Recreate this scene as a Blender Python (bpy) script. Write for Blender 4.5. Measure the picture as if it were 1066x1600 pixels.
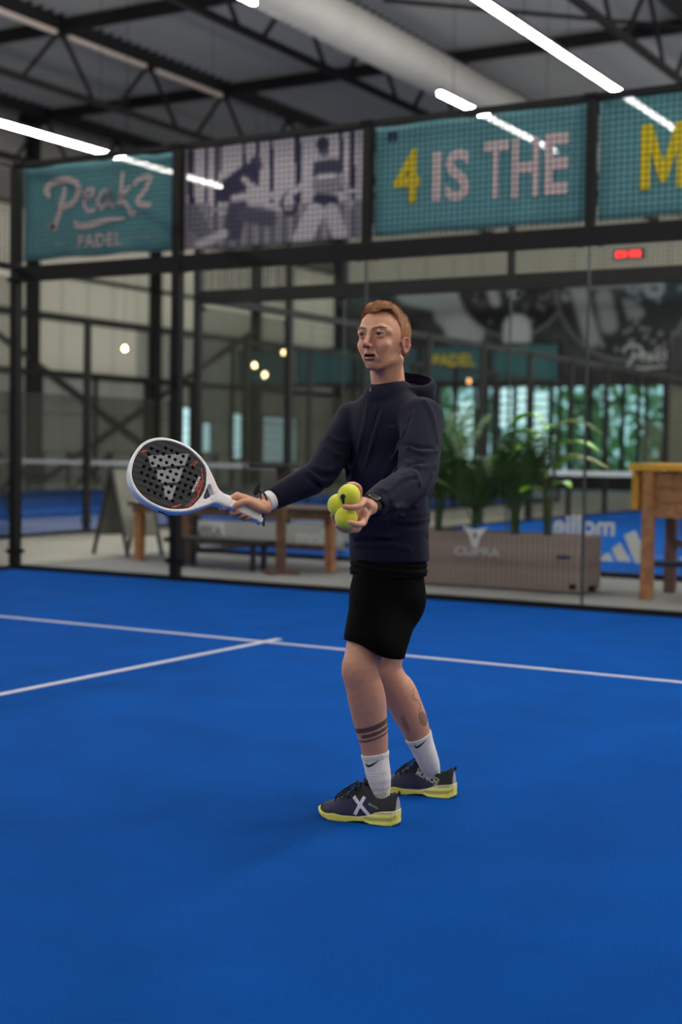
import bpy, bmesh, math, random
import numpy as np
from mathutils import Vector, Matrix, Euler
random.seed(7); np.random.seed(7)
scene = bpy.context.scene
COL = scene.collection
for o in list(bpy.data.objects): bpy.data.objects.remove(o)

# ---------------------------------------------------------------- camera
CAM = np.array([10.0, -10.6, 1.243]); YAW, PITCH, ROLL, FPX = -.5305, -.0442, .01424, 2218.25
_cy, _sy = math.cos(YAW), math.sin(YAW)
FWD = np.array([_sy*math.cos(PITCH), _cy*math.cos(PITCH), math.sin(PITCH)])
_r = np.array([_cy, -_sy, 0.]); _u = np.cross(_r, FWD)
RGT = _r*math.cos(ROLL) + _u*math.sin(ROLL); UPV = -_r*math.sin(ROLL) + _u*math.cos(ROLL)
cd = bpy.data.cameras.new('camera'); cam = bpy.data.objects.new('camera', cd); COL.objects.link(cam)
cd.sensor_fit = 'VERTICAL'; cd.sensor_height = 24.0; cd.lens = 24.0*FPX/1600.0
m = Matrix([[RGT[i], UPV[i], -FWD[i], CAM[i]] for i in range(3)] + [[0, 0, 0, 1]])
cam.matrix_world = m
cd.clip_start = .05; cd.clip_end = 200
cd.dof.use_dof = True; cd.dof.focus_distance = 4.62; cd.dof.aperture_fstop = 1.3; cd.dof.aperture_blades = 0
scene.camera = cam
scene.view_settings.view_transform = 'Standard'; scene.view_settings.look = 'None'
scene.view_settings.gamma = 1; scene.view_settings.use_curve_mapping = False
scene.view_settings.exposure = 2.0
scene.cycles.use_denoising = True
scene.cycles.max_bounces = 8; scene.cycles.transparent_max_bounces = 24
scene.cycles.diffuse_bounces = 4; scene.cycles.glossy_bounces = 3
scene.cycles.caustics_reflective = False; scene.cycles.caustics_refractive = False
scene.cycles.sample_clamp_indirect = 6.0

# ---------------------------------------------------------------- sky (seen through the windows of the far wall)
w = bpy.data.worlds.new('sky'); scene.world = w; w.use_nodes = True
bg = w.node_tree.nodes['Background']; bg.inputs[0].default_value = (.62, .80, .88, 1); bg.inputs[1].default_value = .46
LED = 42.0            # radiance of the linear LED diffusers
def pix(u, v, d):     # point at pixel u,v of the photograph's frame and depth d metres (only used to work out positions)
    return CAM + d*(FWD + RGT*(u-533)/FPX + UPV*(800-v)/FPX)

# ---------------------------------------------------------------- helpers
MATS = {}
def mat(name, col, rough=.6, metal=0., var=0., vscale=8., bump=0., bscale=60., spec=.5, attr=None, emit=None, sheen=0., var2=None, trans=None):
    if name in MATS: return MATS[name]
    m = bpy.data.materials.new(name); m.use_nodes = True; MATS[name] = m
    n, l = m.node_tree.nodes, m.node_tree.links; b = n['Principled BSDF']
    b.inputs['Base Color'].default_value = (*col, 1); b.inputs['Roughness'].default_value = rough
    b.inputs['Metallic'].default_value = metal; b.inputs['Specular IOR Level'].default_value = spec
    if sheen: b.inputs['Sheen Weight'].default_value = sheen; b.inputs['Sheen Roughness'].default_value = .5
    tc = n.new('ShaderNodeTexCoord'); src = None
    if attr:
        a = n.new('ShaderNodeAttribute'); a.attribute_name = attr; src = a.outputs['Color']; l.new(src, b.inputs['Base Color'])
    if var or var2:
        nz = n.new('ShaderNodeTexNoise'); nz.inputs['Scale'].default_value = vscale; nz.inputs['Detail'].default_value = 5
        l.new(tc.outputs['Object'], nz.inputs['Vector'])
        mx = n.new('ShaderNodeMix'); mx.data_type = 'RGBA'; mx.blend_type = 'MULTIPLY'; mx.inputs[0].default_value = 1
        cr = n.new('ShaderNodeMapRange'); l.new(nz.outputs['Fac'], cr.inputs[0]); cr.inputs[1].default_value = .3; cr.inputs[2].default_value = .7
        cr.inputs[3].default_value = 1-var; cr.inputs[4].default_value = 1+var
        if src: l.new(src, mx.inputs[6])
        else: mx.inputs[6].default_value = (*col, 1)
        l.new(cr.outputs[0], mx.inputs[7]); l.new(mx.outputs[2], b.inputs['Base Color'])
    if bump:
        nb = n.new('ShaderNodeTexNoise'); nb.inputs['Scale'].default_value = bscale; nb.inputs['Detail'].default_value = 4
        l.new(tc.outputs['Object'], nb.inputs['Vector'])
        bp = n.new('ShaderNodeBump'); bp.inputs['Strength'].default_value = bump; bp.inputs['Distance'].default_value = .01
        l.new(nb.outputs['Fac'], bp.inputs['Height']); l.new(bp.outputs[0], b.inputs['Normal'])
    if emit:
        b.inputs['Emission Color'].default_value = (*emit[0], 1); b.inputs['Emission Strength'].default_value = emit[1]
    return m

def glass_mat(name, tint=(.93, .96, .95), refl=1.0, rough=.0, clear=1.0):
    if name in MATS: return MATS[name]
    m = bpy.data.materials.new(name); m.use_nodes = True; MATS[name] = m
    n, l = m.node_tree.nodes, m.node_tree.links; n.remove(n['Principled BSDF']); out = n['Material Output']
    t = n.new('ShaderNodeBsdfTransparent'); t.inputs[0].default_value = (*tint, 1)
    g = n.new('ShaderNodeBsdfGlossy'); g.inputs['Roughness'].default_value = rough
    f = n.new('ShaderNodeFresnel'); f.inputs[0].default_value = 1.45
    mx = n.new('ShaderNodeMixShader'); mu = n.new('ShaderNodeMath'); mu.operation = 'MULTIPLY'; mu.inputs[1].default_value = refl
    l.new(f.outputs[0], mu.inputs[0]); l.new(mu.outputs[0], mx.inputs[0]); l.new(t.outputs[0], mx.inputs[1]); l.new(g.outputs[0], mx.inputs[2])
    l.new(mx.outputs[0], out.inputs[0]); return m

def raw_mesh(name, V, F, smooth=False):
    me = bpy.data.meshes.new(name)
    V = np.asarray(V, dtype=np.float32)
    if isinstance(F, np.ndarray):
        k = F.shape[1]
        me.vertices.add(len(V)); me.vertices.foreach_set('co', V.ravel())
        me.loops.add(F.size); me.loops.foreach_set('vertex_index', F.astype(np.int32).ravel())
        me.polygons.add(len(F)); me.polygons.foreach_set('loop_start', np.arange(0, F.size, k, dtype=np.int32))
        me.update(calc_edges=True); me.validate()
    else:
        me.from_pydata([tuple(map(float, v)) for v in V], [], F)
    if smooth: me.polygons.foreach_set('use_smooth', [True]*len(me.polygons))
    return me
def link(name, me, m=None, parent=None):
    o = bpy.data.objects.new(name, me); COL.objects.link(o)
    if m is not None: me.materials.append(m)
    if parent is not None: o.parent = parent
    return o
def tag(o, label=None, cat=None, group=None, kind=None):
    if label: o['label'] = label
    if cat: o['category'] = cat
    if group: o['group'] = group
    if kind: o['kind'] = kind
    return o
def empty(name, loc=(0, 0, 0), label=None, cat=None, group=None, kind=None):
    o = bpy.data.objects.new(name, None); COL.objects.link(o); o.location = loc; o.empty_display_size = .1
    return tag(o, label, cat, group, kind)
class MB:
    """collects simple shapes into one mesh"""
    def __init__(s): s.V = []; s.F = []
    def add(s, V, F):
        n = len(s.V); s.V += [tuple(v) for v in V]; s.F += [tuple(i+n for i in f) for f in F]; return s
    def box(s, a, b):
        x0, y0, z0 = a; x1, y1, z1 = b
        V = [(x, y, z) for z in (z0, z1) for y in (y0, y1) for x in (x0, x1)]
        return s.add(V, [(0, 2, 3, 1), (4, 5, 7, 6), (0, 1, 5, 4), (2, 6, 7, 3), (0, 4, 6, 2), (1, 3, 7, 5)])
    def beam(s, p, q, w, h=None, up=(0, 0, 1)):
        h = h or w; p, q, up = Vector(p), Vector(q), Vector(up)
        d = (q-p).normalized()
        if abs(d.dot(up)) > .99: up = Vector((1, 0, 0))
        x = d.cross(up).normalized(); y = x.cross(d)
        V = [e + x*sx*w/2 + y*sy*h/2 for e in (p, q) for sx, sy in ((-1, -1), (1, -1), (1, 1), (-1, 1))]
        return s.add(V, [(0, 1, 2, 3), (7, 6, 5, 4), (0, 4, 5, 1), (1, 5, 6, 2), (2, 6, 7, 3), (3, 7, 4, 0)])
    def tube(s, pts, r, n=8, caps=True):
        pts = [Vector(p) for p in pts]; rs = r if isinstance(r, (list, tuple)) else [r]*len(pts); V = []; F = []
        prev = None
        for i, p in enumerate(pts):
            d = (pts[min(i+1, len(pts)-1)] - pts[max(i-1, 0)]).normalized()
            if prev is None:
                u = d.cross(Vector((0, 0, 1))) if abs(d.z) < .95 else d.cross(Vector((1, 0, 0)))
            else: u = prev - d*prev.dot(d)
            u.normalize(); prev = u; v = d.cross(u)
            for k in range(n):
                a = 2*math.pi*k/n; V.append(p + (u*math.cos(a) + v*math.sin(a))*rs[i])
        for i in range(len(pts)-1):
            for k in range(n):
                F.append((i*n+k, i*n+(k+1) % n, (i+1)*n+(k+1) % n, (i+1)*n+k))
        if caps: F.append(tuple(range(n-1, -1, -1))); F.append(tuple(range((len(pts)-1)*n, len(pts)*n)))
        return s.add(V, F)
    def lathe(s, prof, c=(0, 0, 0), n=20):
        V = [(c[0]+r*math.cos(2*math.pi*k/n), c[1]+r*math.sin(2*math.pi*k/n), c[2]+z) for r, z in prof for k in range(n)]
        F = [(i*n+k, i*n+(k+1) % n, (i+1)*n+(k+1) % n, (i+1)*n+k) for i in range(len(prof)-1) for k in range(n)]
        return s.add(V, F)
    def prism(s, poly, o, ux, uy, t):
        """2D polygon poly placed at o with axes ux,uy, thickness t along ux x uy (one n-gon front and back)"""
        o, ux, uy = Vector(o), Vector(ux), Vector(uy); nz = ux.cross(uy).normalized(); k = len(poly)
        V = [o+ux*a+uy*b for a, b in poly] + [o+ux*a+uy*b+nz*t for a, b in poly]
        F = [tuple(range(k-1, -1, -1)), tuple(range(k, 2*k))] + [(i, (i+1) % k, k+(i+1) % k, k+i) for i in range(k)]
        return s.add(V, F)
    def mesh(s, name, smooth=False): return raw_mesh(name, s.V, s.F, smooth)
    def build(s, name, m, parent=None, smooth=False, bevel=0):
        o = link(name, s.mesh(name, smooth), m, parent)
        if bevel:
            b = o.modifiers.new('bevel', 'BEVEL'); b.width = bevel; b.segments = 2; b.limit_method = 'ANGLE'
        return o
def inst(o, loc=None, rz=None, parent=None, name=None):
    c = o.copy(); COL.objects.link(c)
    if parent is not None: c.parent = parent
    if loc is not None: c.location = loc
    if rz is not None: c.rotation_euler = (0, 0, rz)
    return c
def copy_tree(o, parent=None, **kw):
    c = o.copy(); COL.objects.link(c); c.parent = parent
    for k, v in kw.items(): setattr(c, k, v)
    for ch in [x for x in bpy.data.objects if x.parent == o]: copy_tree(ch, c)
    return c
def text_mesh(name, body, size, m, parent=None, o=(0, 0, 0), ux=(1, 0, 0), uy=(0, 0, 1), bold=0., depth=.0015, sx=1., spacing=1., shear=0.):
    cu = bpy.data.curves.new('lettering', 'FONT'); cu.body = body; cu.size = size; cu.align_x = 'CENTER'; cu.align_y = 'CENTER'
    cu.offset = bold; cu.extrude = depth; cu.space_character = spacing; cu.shear = shear; cu.resolution_u = 3
    t = bpy.data.objects.new('tmp', cu); COL.objects.link(t); dg = bpy.context.evaluated_depsgraph_get(); dg.update()
    me = bpy.data.meshes.new_from_object(t.evaluated_get(dg)); bpy.data.objects.remove(t)
    ux, uy = Vector(ux).normalized(), Vector(uy).normalized(); nz = ux.cross(uy)
    M = Matrix([[ux[i]*sx, uy[i], nz[i], o[i]] for i in range(3)] + [[0, 0, 0, 1]])
    me.transform(M); me.name = name; me.materials.clear()
    return link(name, me, m, parent)
def stroke(mb, pts, w, o, ux, uy, t, dense=10):
    """thick brush stroke through 2D points (Catmull-Rom), flat ribbon of thickness t"""
    P = [Vector((p[0], p[1])) for p in pts]; W = [p[2] if len(p) > 2 else w for p in pts]; C = []
    for i in range(len(P)-1):
        a, b, c, d = P[max(i-1, 0)], P[i], P[i+1], P[min(i+2, len(P)-1)]
        for k in range(dense):
            s = k/dense; C.append((.5*((2*b)+(c-a)*s+(2*a-5*b+4*c-d)*s*s+(3*b-a-3*c+d)*s**3), W[i]*(1-s)+W[i+1]*s))
    C.append((P[-1], W[-1])); L = []; R = []
    for i, (p, ww) in enumerate(C):
        d = (C[min(i+1, len(C)-1)][0]-C[max(i-1, 0)][0]); d = d.normalized() if d.length > 1e-9 else Vector((1, 0)); n = Vector((-d.y, d.x))
        L.append(p+n*ww/2); R.append(p-n*ww/2)
    o, ux, uy = Vector(o), Vector(ux), Vector(uy); nz = ux.cross(uy).normalized(); k = len(C)
    V = [o+ux*p.x+uy*p.y+nz*t for p in L+R] + [o+ux*p.x+uy*p.y for p in L+R]
    F = [(i, i+1, k+i+1, k+i)[::-1] for i in range(k-1)] + [(2*k+i, 2*k+i+1, 3*k+i+1, 3*k+i) for i in range(k-1)]
    F += [(i, i+1, 2*k+i+1, 2*k+i) for i in range(k-1)] + [(k+i, k+i+1, 3*k+i+1, 3*k+i)[::-1] for i in range(k-1)]
    mb.add(V, F)
# ---------------------------------------------------------------- implicit surfaces -> one continuous mesh (surface nets)
def _n(v): v = np.asarray(v, float); return v/np.linalg.norm(v)
def frame(x=None, z=None, y=None):
    """3x3 with rows = local axes"""
    if x is not None and z is not None: x = _n(x); z = _n(np.asarray(z, float)-x*np.dot(x, z)); return np.array([x, np.cross(z, x), z])
    if y is not None and z is not None: y = _n(y); z = _n(np.asarray(z, float)-y*np.dot(y, z)); return np.array([np.cross(y, z), y, z])
class S:
    def __init__(s): s.ops = []
    def _p(s, op, k, fn, c, r): s.ops.append((op, k, fn, np.asarray(c, float), float(r))); return s
    def cap(s, a, b, r1, r2=None, k=.01, op='+'):
        a = np.asarray(a, float); b = np.asarray(b, float); r2 = r1 if r2 is None else r2; ab = b-a; L = max(ab@ab, 1e-12)
        def fn(P):
            q = P-a; t = np.clip((q@ab)/L, 0, 1); q -= t[:, None]*ab
            return np.sqrt((q*q).sum(1))-(r1+(r2-r1)*t)
        return s._p(op, k, fn, (a+b)/2, np.sqrt(L)/2+max(r1, r2))
    def chain(s, pts, rs, k=.01, op='+'):
        for i in range(len(pts)-1): s.cap(pts[i], pts[i+1], rs[i], rs[i+1], k, op)
        return s
    def limb(s, pts, rs, k=.01, op='+', n=3):
        """smoothly bending, tapering tube through pts"""
        P = [np.asarray(p, float) for p in pts]; Q = []; Rr = []
        for i in range(len(P)-1):
            a, b, c, d = P[max(i-1, 0)], P[i], P[i+1], P[min(i+2, len(P)-1)]; ra, rb_, rc, rd_ = rs[max(i-1, 0)], rs[i], rs[i+1], rs[min(i+2, len(P)-1)]
            for j in range(n):
                t = j/n; w = (-t**3+2*t*t-t, 3*t**3-5*t*t+2, -3*t**3+4*t*t+t, t**3-t*t); Q.append(.5*(w[0]*a+w[1]*b+w[2]*c+w[3]*d)); Rr.append(.5*(w[0]*ra+w[1]*rb_+w[2]*rc+w[3]*rd_))
        Q.append(P[-1]); Rr.append(rs[-1]); Q = np.array(Q); Rr = np.array(Rr); AB = np.diff(Q, axis=0); LL = np.maximum((AB*AB).sum(1), 1e-12)
        def fn(X):
            if len(X) <= 64:
                q = X[:, None]-Q[None, :-1]; t = np.clip((q*AB).sum(2)/LL, 0, 1); q = q-t[..., None]*AB
                return (np.sqrt((q*q).sum(2))-(Rr[:-1]+np.diff(Rr)*t)).min(1)
            best = None; I = range(len(Q)-1)
            if len(X) > 400:
                c_ = (X.min(0)+X.max(0))/2; rd = np.sqrt(((X.max(0)-c_)**2).sum()); t = np.clip(((c_-Q[:-1])*AB).sum(1)/LL, 0, 1); dd = np.sqrt(((c_-Q[:-1]-t[:, None]*AB)**2).sum(1))-(Rr[:-1]+np.diff(Rr)*t)
                I = np.flatnonzero(dd < dd.min()+2.1*rd)
            for i in I:
                ab = Q[i+1]-Q[i]; L = max(ab@ab, 1e-12); q = X-Q[i]; t = np.clip((q@ab)/L, 0, 1); q -= t[:, None]*ab
                e = np.sqrt((q*q).sum(1))-(Rr[i]+(Rr[i+1]-Rr[i])*t); best = e if best is None else np.minimum(best, e)
            return best
        c = (Q.min(0)+Q.max(0))/2
        return s._p(op, k, fn, c, max(np.linalg.norm(q-c)+r for q, r in zip(Q, Rr)))
    def ell(s, c, r, R=None, k=.01, op='+'):
        c = np.asarray(c, float); r = np.asarray(r, float); R = np.eye(3) if R is None else R
        def fn(P):
            q = (P-c)@R.T; k0 = np.sqrt(((q/r)**2).sum(1)); k1 = np.sqrt(((q/(r*r))**2).sum(1))
            return k0*(k0-1)/np.maximum(k1, 1e-6)
        return s._p(op, k, fn, c, r.max())
    def box(s, c, h, R=None, rd=.003, k=.005, op='+'):
        c = np.asarray(c, float); h = np.asarray(h, float)-rd; R = np.eye(3) if R is None else R
        def fn(P):
            q = np.abs((P-c)@R.T)-h
            return np.sqrt((np.maximum(q, 0)**2).sum(1))+np.minimum(q.max(1), 0)-rd
        return s._p(op, k, fn, c, np.linalg.norm(h)+rd*2)
    def ell2(s, a, b, A0, B0, A1, B1, lat, k=.02, op='+'):
        """tapered limb/torso segment a->b with elliptic section (semi-axis A along lat, B across)"""
        a = np.asarray(a, float); b = np.asarray(b, float); ab = b-a; L = ab@ab; d = _n(ab); lat = _n(np.asarray(lat)-d*np.dot(d, lat)); o = np.cross(d, lat)
        def fn(P):
            q = P-a; t = np.clip((q@ab)/L, 0, 1); q = q-t[:, None]*ab
            A = A0+(A1-A0)*t; B = B0+(B1-B0)*t; x = q@lat; y = q@o; z = q@d; m = np.minimum(A, B)
            k0 = np.sqrt((x/A)**2+(y/B)**2+(z/m)**2); k1 = np.sqrt((x/A**2)**2+(y/B**2)**2+(z/m**2)**2)
            return np.where(k1 < 1e-5, -m, k0*(k0-1)/np.maximum(k1, 1e-6))
        return s._p(op, k, fn, (a+b)/2, np.sqrt(L)/2+max(A0, B0, A1, B1))
    def fn(s, f, c=(0, 0, 0), r=99, k=.0, op='+'): return s._p(op, k, f, c, r)
    def grp(s, g, k=.01, op='+'):
        cs = np.array([o[3] for o in g.ops if o[0] == '+']); c = cs.mean(0); r = max(np.linalg.norm(o[3]-c)+o[4] for o in g.ops if o[0] == '+')
        return s._p(op, k, lambda P: g(P), c, r)
    def __call__(s, P, near=None):
        d = np.full(len(P), 9.); 
        if near is None:
            c = P.mean(0) if len(P) else np.zeros(3); rad = np.sqrt(((P-c)**2).sum(1).max()) if len(P) else 0
            near = (c, rad)
        c, rad = near
        if getattr(s, 'n_', -1) != len(s.ops):
            s.n_ = len(s.ops); s.C_ = np.array([o[3] for o in s.ops]); s.R_ = np.array([o[4] for o in s.ops])
            s.K_ = np.array([max(o[1], .004)+.004 for o in s.ops]); s.D_ = np.array([o[0] == 'D' for o in s.ops]); s.P_ = np.array([o[0] == '+' for o in s.ops])
        dc = s.C_-c; gap = np.sqrt((dc*dc).sum(1))-s.R_-rad; use = (gap <= s.K_) | s.D_; sk = (~use) & s.P_
        far = min(9., gap[sk].min()) if sk.any() else 9.
        for i in np.flatnonzero(use):
            op, k, fn, pc, pr = s.ops[i]
            if op == 'D': d = d+fn(P); continue
            if pr < 9 and len(P) > 400:
                e0 = float(fn(c[None])[0]) if op != '&' else 0
                if e0 > rad*1.2+max(k, .004)+.004:
                    if op == '+': far = min(far, e0-rad*1.1)
                    continue
            e = fn(P)
            if op == '+':
                if k > 0: h = np.maximum(k-np.abs(d-e), 0)/k; d = np.minimum(d, e)-h*h*k/4
                else: d = np.minimum(d, e)
            elif op == '-':
                e = -e
                if k > 0: h = np.maximum(k-np.abs(d-e), 0)/k; d = np.maximum(d, e)+h*h*k/4
                else: d = np.maximum(d, e)
            elif op == '&':
                if k > 0: h = np.maximum(k-np.abs(d-e), 0)/k; d = np.maximum(d, e)+h*h*k/4
                else: d = np.maximum(d, e)
        return np.minimum(d, far)
def nets(s, lo, hi, h, B=14):
    lo = np.asarray(lo, float); hi = np.asarray(hi, float); nb = np.ceil((hi-lo)/(h*B)).astype(int)
    lv = 8; off = np.stack(np.meshgrid(*[np.arange(2)]*3, indexing='ij'), -1).reshape(-1, 3)
    g = np.stack(np.meshgrid(*[np.arange(0, n, lv) for n in nb], indexing='ij'), -1).reshape(-1, 3)
    while True:                          # octree descent towards the surface
        hd = h*B*lv*.866; kp = np.zeros(len(g), bool)
        for i, b in enumerate(g):
            c = lo+(b+lv/2)*h*B; kp[i] = abs(s(c[None], (c, 0.))[0]) < hd*1.6+.012
        g = g[kp]
        if lv == 1: break
        lv //= 2; g = (g[:, None]+off[None]*lv).reshape(-1, 3); g = g[(g < nb).all(1)]
    n1 = B+1
    li = np.stack(np.meshgrid(*[np.arange(n1)]*3, indexing='ij'), -1).reshape(-1, 3)
    N = (nb*B+2).astype(np.int64); keyf = lambda a: (a[:, 0]*N[1]+a[:, 1])*N[2]+a[:, 2]
    VK, VP, QK = [], [], []
    cor = np.array([(a, b, c) for a in (0, 1) for b in (0, 1) for c in (0, 1)])
    edges = [(a, b) for a in range(8) for b in range(a+1, 8) if np.abs(cor[a]-cor[b]).sum() == 1]
    store = {}; nbs = [o for o in np.ndindex(3, 3, 3) if o != (1, 1, 1)]
    for b in g:
        base = b*B; P = lo+(base+li)*h
        D = s(P).reshape(n1, n1, n1).astype(np.float32)
        for o in nbs:                    # shared lattice planes take the value of the block done first
            q = store.get((b[0]+o[0]-1, b[1]+o[1]-1, b[2]+o[2]-1))
            if q is not None:
                me_ = tuple(0 if k == 0 else (B if k == 2 else slice(None)) for k in o); ot = tuple(B if k == 0 else (0 if k == 2 else slice(None)) for k in o); D[me_] = q[ot]
        store[tuple(b)] = D
        if D.min() > 0 or D.max() < 0: continue
        ins = D < 0
        cs = [D[c[0]:c[0]+B, c[1]:c[1]+B, c[2]:c[2]+B] for c in cor]
        ci = [ins[c[0]:c[0]+B, c[1]:c[1]+B, c[2]:c[2]+B] for c in cor]
        sm = sum(x.astype(np.int8) for x in ci); act = (sm > 0) & (sm < 8)
        idx = np.argwhere(act)
        if len(idx):
            vals = np.stack([c[act] for c in cs], 1); acc = np.zeros((len(idx), 3)); cnt = np.zeros(len(idx))
            for a, e in edges:
                va, ve = vals[:, a], vals[:, e]; cr = (va < 0) != (ve < 0)
                t = va/np.where(cr, va-ve, 1.); acc += np.where(cr[:, None], cor[a]+(cor[e]-cor[a])*t[:, None], 0); cnt += cr
            gi = base+idx; VK.append(keyf(gi)); VP.append(lo+(gi+acc/cnt[:, None])*h)
        for ax in range(3):
            s0 = [slice(0, B)]*3; s1 = list(s0); s1[ax] = slice(1, B+1)
            A_, B_ = ins[tuple(s0)], ins[tuple(s1)]; ch = np.argwhere(A_ != B_)
            if not len(ch): continue
            fl = A_[tuple(ch.T)]; gi = base+ch; u = np.zeros(3, int); v = np.zeros(3, int); u[(ax+1) % 3] = 1; v[(ax+2) % 3] = 1
            ok = (gi[:, (ax+1) % 3] > 0) & (gi[:, (ax+2) % 3] > 0); gi = gi[ok]; fl = fl[ok]
            q = np.stack([keyf(gi-u-v), keyf(gi-v), keyf(gi), keyf(gi-u)], 1)
            q[~fl] = q[~fl][:, ::-1]; QK.append(q)
    VK = np.concatenate(VK); VP = np.concatenate(VP); QK = np.concatenate(QK)
    od = np.argsort(VK); VK = VK[od]; VP = VP[od]
    ix = np.searchsorted(VK, QK); ix = np.clip(ix, 0, len(VK)-1); good = (VK[ix] == QK).all(1)
    return VP, ix[good]
def worg(p):
    o = np.zeros(3)
    while p is not None: o = o+np.array(p.location); p = p.parent
    return o
def sdf_obj(name, s, lo, hi, h, m, parent=None, color=None, disp=None):
    V, F = nets(s, lo, hi, h)
    me = raw_mesh(name, V-worg(parent), F, smooth=True)
    if color is not None:
        c = color(V); a = me.color_attributes.new('Col', 'FLOAT_COLOR', 'POINT')
        a.data.foreach_set('color', np.concatenate([c, np.ones((len(c), 1))], 1).astype(np.float32).ravel())
    return link(name, me, m, parent)
def project(s, o, d, n=40):
    """march points o along direction(s) d on to the surface of s"""
    P = np.array(o, float); d = np.broadcast_to(np.asarray(d, float), P.shape); t = np.zeros(len(P))
    for i in range(n): t = t+s(P+d*t[:, None])*.8
    return P+d*t[:, None]
def decal(name, s, polys, o, ux, uy, d, m, parent, lift=.0008, res=.003):
    """flat 2D polygons (lists of points) projected along d on to surface s as a thin skin"""
    org = worg(parent)
    V = []; F = []
    o, ux, uy, d = [np.asarray(x, float) for x in (o, ux, uy, d)]
    for poly in polys:
        bm = bmesh.new(); vs = [bm.verts.new((a, b, 0)) for a, b in poly]; f = bm.faces.new(vs)
        bmesh.ops.triangulate(bm, faces=bm.faces[:])
        L = max(e.calc_length() for e in bm.edges)
        for it in range(6):
            es = [e for e in bm.edges if e.calc_length() > res*1.5]
            if not es: break
            bmesh.ops.subdivide_edges(bm, edges=es, cuts=1); bmesh.ops.triangulate(bm, faces=bm.faces[:])
        bm.verts.ensure_lookup_table(); n = len(V)
        for v in bm.verts: V.append((v.co.x, v.co.y))
        bm.verts.index_update()
        for f in bm.faces: F.append(tuple(n+v.index for v in f.verts))
        bm.free()
    V = np.array(V); P = o+V[:, :1]*ux+V[:, 1:]*uy
    Q = project(s, P-d*.0, d, 70)-d*lift; bad = np.abs(s(Q+d*lift)) > .004; F = [f for f in F if not any(bad[i] for i in f)]; Q[bad] = Q[~bad].mean(0) if (~bad).any() else o
    me = raw_mesh(name, Q-org, F, smooth=True)
    return link(name, me, m, parent)
def text_polys(body, size, bold=0., sx=1., spacing=1.):
    """triangles of a text as 2D polygons"""
    cu = bpy.data.curves.new('t', 'FONT'); cu.body = body; cu.size = size; cu.align_x = 'CENTER'; cu.align_y = 'CENTER'; cu.offset = bold; cu.space_character = spacing; cu.resolution_u = 2
    t = bpy.data.objects.new('tmp', cu); COL.objects.link(t); dg = bpy.context.evaluated_depsgraph_get(); dg.update()
    me = bpy.data.meshes.new_from_object(t.evaluated_get(dg)); bpy.data.objects.remove(t)
    P = [[(me.vertices[i].co.x*sx, me.vertices[i].co.y) for i in f.vertices] for f in me.polygons if f.normal.z > .5 or True]
    bpy.data.meshes.remove(me); return P

def poly_sdf(p, V):
    V = np.asarray(V, float); n = len(V); d = np.full(len(p), 1e9); sg = np.ones(len(p))
    for i in range(n):
        a, b = V[i], V[(i+1) % n]; e = b-a; w = p-a; t = np.clip((w@e)/max(e@e, 1e-12), 0, 1); q = w-t[:, None]*e; d = np.minimum(d, (q*q).sum(1))
        c1 = p[:, 1] >= a[1]; c2 = p[:, 1] < b[1]; c3 = e[0]*w[:, 1] > e[1]*w[:, 0]
        sg = np.where((c1 & c2 & c3) | (~c1 & ~c2 & ~c3), -sg, sg)
    return sg*np.sqrt(d)
def smooth_poly(P, n=6):
    P = [np.array(p, float) for p in P]; o = []
    for i in range(len(P)):
        a, b, c, d = P[i-1], P[i], P[(i+1) % len(P)], P[(i+2) % len(P)]
        for k in range(n):
            t = k/n; o.append(.5*((2*b)+(c-a)*t+(2*a-5*b+4*c-d)*t*t+(3*b-a-3*c+d)*t**3))
    return np.array(o)

def poly_grid(poly, res=.0007, pad=.02):
    poly = np.asarray(poly, float); lo = poly.min(0)-pad; n = np.ceil((poly.max(0)+pad-lo)/res).astype(int)+1
    X, Y = np.meshgrid(lo[0]+np.arange(n[0])*res, lo[1]+np.arange(n[1])*res, indexing='ij')
    G = poly_sdf(np.stack([X.ravel(), Y.ravel()], 1), poly).reshape(n)
    def f(p):
        q = (p-lo)/res; qc = np.clip(q, 0, n-1.001); ex = np.sqrt((((q-qc)*res)**2).sum(1)); i = qc.astype(int); t = qc-i; a, b = i.T; u, v = t.T
        return G[a, b]*(1-u)*(1-v)+G[a+1, b]*u*(1-v)+G[a, b+1]*(1-u)*v+G[a+1, b+1]*u*v+ex
    return f
# ================================================================ THE HALL
def onplane(u, v, ax, val):      # where the ray of pixel u,v meets a real plane (used for tracing print on to it)
    d = FWD+RGT*(u-533)/FPX+UPV*(800-v)/FPX; return CAM+d*((val-CAM[ax])/d[ax])
M_steel = mat('black_steel', (.006, .006, .006), rough=.6, var=.2, vscale=3, spec=.2)
M_steel2 = mat('dark_roof_steel', (.010, .010, .011), rough=.7, spec=.2)
M_wire = mat('black_wire', (.008, .008, .008), rough=.6, spec=.2)
M_glass = glass_mat('court_glass', (.962, .978, .970), refl=.55)
M_line = mat('white_turf', (.46, .47, .52), rough=.9, var=.12, vscale=60, bump=.4, bscale=300)
M_wood = mat('oiled_wood', (.42, .18, .06), rough=.5, var=.35, vscale=14)
M_wood2 = mat('dark_wood', (.17, .075, .035), rough=.5, var=.35, vscale=14)
M_black = mat('matt_black', (.015, .015, .016), rough=.6)
M_white = mat('white_print_bg', (.60, .61, .62), rough=.6)
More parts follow.
